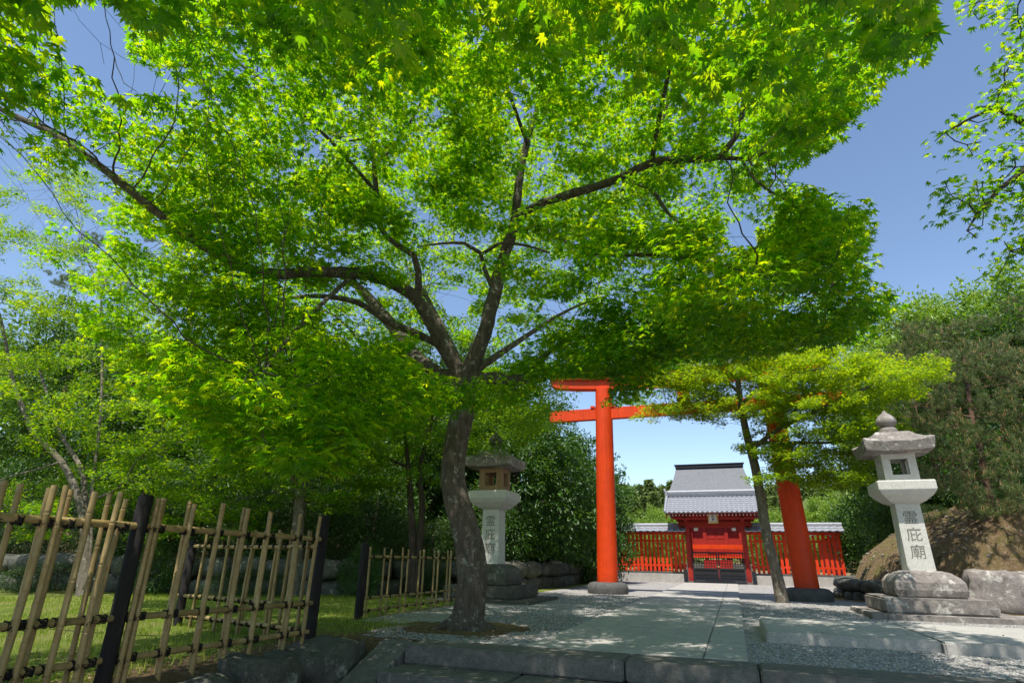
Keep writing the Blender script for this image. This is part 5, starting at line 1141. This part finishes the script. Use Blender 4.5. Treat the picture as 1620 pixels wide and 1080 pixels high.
def px_pads(lst, n, jx, jy, jY): return np.array([aY(a + random.uniform(-jx, jx), b_ + random.uniform(-jy, jy), c + random.uniform(-jY, jY)) for a, b_, c in lst for _ in range(n)])
gp = aY(1592, 868, 15.8)
pb = [pt(1592, 880, 15.8, .10), pt(1575, 820, 15.8, .085), pt(1562, 770, 15.8, .075), pt(1548, 700, 15.8, .06), pt(1536, 650, 15.9, .05), pt(1530, 600, 16, .035), pt(1525, 560, 16, .02)]
brs = [[pt(1560, 765, 15.8, .03), pt(1520, 745, 15.4, .022), pt(1480, 735, 15, .012)], [pt(1548, 700, 15.8, .03), pt(1590, 690, 15.6, .02), pt(1630, 680, 15.4, .012)], [pt(1540, 660, 15.9, .03), pt(1490, 650, 15.6, .02), pt(1450, 640, 15.3, .01)]]
seeds = [(1470, 700, 15.2), (1510, 720, 15.3), (1540, 680, 15.5), (1590, 700, 15.4), (1620, 720, 15.3), (1500, 660, 15.6), (1560, 640, 15.6), (1610, 650, 15.6), (1480, 640, 15.4), (1530, 610, 15.8), (1580, 600, 15.8), (1620, 600, 15.6), (1460, 600, 15.6), (1500, 570, 16), (1540, 560, 16), (1590, 560, 16), (1545, 795, 15.2), (1520, 770, 15.2), (1620, 790, 15), (1480, 760, 15.2), (1580, 745, 15.2), (1455, 660, 15.3), (1640, 680, 15.5)]
pine('leaning pine on the mossy bank right of the right lantern', pb, brs, px_pads(seeds, 9, 24, 16, .6), np.full(len(seeds) * 9, .3), 14)
g2 = aY(1500, 640, 19.5)
pb = [(g2[0], g2[1], float(gz(g2[0], g2[1])) - .1, .16), (g2[0] + .1, g2[1], 3.5, .12), pt(1500, 620, 19.5, .09), pt(1495, 560, 19.5, .06), pt(1490, 520, 19.5, .03)]
seeds = [(1450, 560, 19), (1470, 540, 19), (1500, 530, 19.2), (1530, 540, 19.4), (1560, 550, 19.4), (1440, 590, 18.8), (1480, 580, 19), (1520, 580, 19), (1560, 590, 19.2), (1600, 540, 19.4), (1450, 530, 19), (1600, 580, 19.4), (1420, 570, 18.8), (1630, 530, 19.5), (1545, 520, 19.5), (1580, 510, 19.6), (1430, 620, 18.8), (1610, 490, 19.6)]
pine('tall pine with brown candles on the skyline behind the leaning pine', pb, [], px_pads(seeds, 9, 22, 15, .7), np.full(len(seeds) * 9, .38), 15, .17, 56)
g3 = aY(300, 500, 18.0)
pb = [(g3[0] - .3, g3[1], float(gz(g3[0], g3[1])) - .1, .22), (g3[0], g3[1], 4, .17), pt(300, 520, 18, .12), pt(290, 430, 18, .08), pt(280, 370, 18, .04)]
seeds = [(180, 400, 17.5), (220, 410, 17.6), (260, 420, 17.8), (150, 440, 17.5), (200, 450, 17.6), (300, 450, 18), (340, 470, 18), (250, 380, 17.8), (300, 400, 18), (120, 450, 17.4), (360, 500, 18), (320, 510, 18), (100, 440, 17.3), (140, 380, 17.5), (240, 470, 17.8), (380, 470, 18.2), (130, 530, 17.5), (170, 520, 17.5), (280, 490, 17.8)]
pine('tall pine seen through the maple leaves at the upper left', pb, [], px_pads(seeds, 8, 22, 12, .6), np.full(len(seeds) * 8, .36), 15, .18, 50, False)

# ---------------------------------------------------------------- storehouse glimpsed between the trees
sx, sy = -15.2, 19.4; st = empty('storehouse', (sx, sy, float(gz(sx, sy))), 'white plastered storehouse glimpsed behind the trees left of the big maple trunk', 'building')
mb = MB(); mb.box(-2.6, 2.6, -1.6, 1.6, -.3, 3.6, .02); mb.build('wall', M['plaster'], st)
mb = MB(); mb.box(-2.64, 2.64, -1.64, 1.64, -.32, .5, .02); mb.build('base_course', M['granite_old'], st)
mb = MB(); mb.add([(-3, -2.1, 3.5), (3, -2.1, 3.5), (3, 0, 4.6), (-3, 0, 4.6), (3, 2.1, 3.5), (-3, 2.1, 3.5)], [(0, 1, 2, 3), (3, 2, 4, 5), (0, 3, 5), (1, 4, 2), (0, 5, 4, 1)]); rf = mb.build('roof', M['blackwood'], st)
mb = MB(); tile_slope(mb, -3.1, 3.1, -2.2, 3.53, 0, 4.68, .27, .26); tile_slope(mb, -3.1, 3.1, 2.2, 3.53, 0, 4.68, .27, .26); mb.tube([(-3.1, 0, 4.75), (3.1, 0, 4.75)], .1, 10); mb.build('roof_tiles', M['tile'], rf)
mb = MB(); mb.box(-.5, .5, -1.68, -1.61, 1.8, 2.6, .01); mb.build('window', M['blackwood'], st)

# ---------------------------------------------------------------- ground scatter: grass, litter, pebbles
def scatter(name, P, size, m, kind, label, flat=True, z=.0):
    n = len(P)
    if kind == 'blade':
        t = norm(np.stack([rng.normal(0, .35, n), rng.normal(0, .35, n), np.ones(n)], 1)); s0 = norm(np.cross(t, rng.normal(size=(n, 3)))); A = P + s0 * .004; B_ = P - s0 * .004; Cc = P + t * size[:, None]
        me = mesh_np(name, np.stack([A, B_, Cc], 1).reshape(-1, 3), np.arange(n * 3).reshape(-1, 3), m)
    elif kind == 'pebble':
        bm = bmesh.new(); bmesh.ops.create_icosphere(bm, subdivisions=1, radius=1); T = np.array([v.co[:] for v in bm.verts]); Ft = np.array([[v.index for v in f.verts] for f in bm.faces]); bm.free(); T[:, 2] *= .62
        a = rng.uniform(0, 6.3, n); c, s_ = np.cos(a)[:, None], np.sin(a)[:, None]; sx_, sy_ = rng.uniform(.7, 1.3, n)[:, None], rng.uniform(.6, 1.1, n)[:, None]
        X_ = T[None, :, 0] * sx_; Yv = T[None, :, 1] * sy_; V_ = np.stack([X_ * c - Yv * s_, X_ * s_ + Yv * c, np.broadcast_to(T[None, :, 2], X_.shape)], -1) * size[:, None, None] + P[:, None]
        me = mesh_np(name, V_.reshape(-1, 3), (Ft[None] + (np.arange(n) * len(T))[:, None, None]).reshape(-1, 3), m, True)
    else:
        a = rng.uniform(0, 6.3, n); tip = np.stack([np.cos(a), np.sin(a), rng.normal(.1, .2, n)], 1); nr = rng.normal(0, .35, (n, 3)) + [0, 0, 1]; v, f = leaf_arrays(P + [0, 0, .012], tip, nr, size, kind); me = mesh_np(name, v, f, m)
    return setp(link(name, me), label, kind='stuff')
def onground(x, y): return np.stack([x, y, gz(x, y)], 1)
n = 90000; x = rng.uniform(-16, -4.08, n); y = rng.uniform(1.0, 12.5, n); dens = .55 + .6 * nz(x, y, .9, 4); k = (dist_wall(x, y) < .0) & (rng.uniform(0, 1, n) < dens) & ((y < 7.6) | (x < -5.1)) & (np.hypot(x, y) < 15); x, y = x[k], y[k]
scatter('lawn_grass', onground(x, y), rng.uniform(.03, .085, len(x)), M['grass'], 'blade', 'sunlit mossy lawn grass behind the bamboo fence')
n = 16000; x = np.concatenate([rng.uniform(-4.6, -3.5, n // 4), rng.uniform(-5.5, -2.2, n // 4), rng.uniform(3.8, 12, n // 2)]); y = np.concatenate([rng.uniform(1.5, 7, n // 4), rng.uniform(6.3, 9.5, n // 4), rng.uniform(14.5, 24, n // 2)])
k = ~((x > -3.6) & (y < 6.0)); x, y = x[k], y[k]
x = np.concatenate([x, rng.uniform(-2, 5, 700)]); y = np.concatenate([y, rng.uniform(6.05, 13, 700)]); P = onground(x, y); P[:, 2] += np.where((x > -2.05) & (x < .02) & (y > 5.5), .03, 0) + np.where((x > .24) & (x < 9) & (y > 7.6) & (y < 9.75), .11, 0)
scatter('leaf_litter', P, rng.uniform(.012, .03, len(x)), M['litter'], 'rhomb', 'dry brown leaves lying on the earth and gravel')
def pebs(n, x0, x1, y0, y1): return rng.uniform(x0, x1, n), rng.uniform(y0, y1, n)
xs_, ys_ = [], []
for n, x0, x1, y0, y1 in ((14000, -4.0, -2.05, 6.05, 12), (9000, -2.05, .2, 6, 6.03), (9000, .05, 5.5, 6.03, 7.58), (9000, .03, 4.5, 9.8, 15), (4000, -4.9, -2.05, 12, 16)):
    a, b_ = pebs(n, x0, x1, y0, y1); xs_.append(a); ys_.append(b_)
x, y = np.concatenate(xs_), np.concatenate(ys_); k = (np.hypot(x + 3.25, y - 7.3) > .8) & ~((np.abs(x - 3.1) < 1.1) & (np.abs(y - 12.7) < 1.1)); x, y = x[k], y[k]
m, t, b = mat('loose_grey_pebble', rough=.85, spec=.2); g_ = t.nodes.new('ShaderNodeNewGeometry'); t.links.new(ramp(t, g_.outputs['Random Per Island'], [(0, (.16, .15, .14)), (.5, (.27, .26, .245)), (1, (.42, .405, .38))]), b.inputs['Base Color']); M['pebble'] = m
M['earth_stone'] = stone_mat('bank_stone', (.14, .12, .09), (.28, .25, .20))
scatter('loose_gravel', onground(x, y), rng.uniform(.007, .019, len(x)), M['pebble'], 'pebble', 'loose grey gravel either side of the stone path')
n = 42000; x = rng.uniform(2.9, 13, n); y = rng.uniform(14.9, 25, n); k = (x > right_edge(y) + .15) & (nz(x, y, 1.3, 7) + .5 * nz(x, y, 4.1, 1) > -.1); x, y = x[k], y[k]
scatter('bank_grass', onground(x, y), rng.uniform(.02, .07, len(x)), M['grass'], 'blade', 'short moss and grass tufts on the right bank')
n = 1300; x = rng.uniform(3.0, 12, n); y = rng.uniform(15.0, 24, n); k = x > right_edge(y); x, y = x[k], y[k]; n = len(x); scatter('bank_rubble', onground(x, y), rng.uniform(.012, .04, n) * rng.uniform(.6, 1.9, n), M['earth_stone'], 'pebble', 'small stones scattered over the right bank')
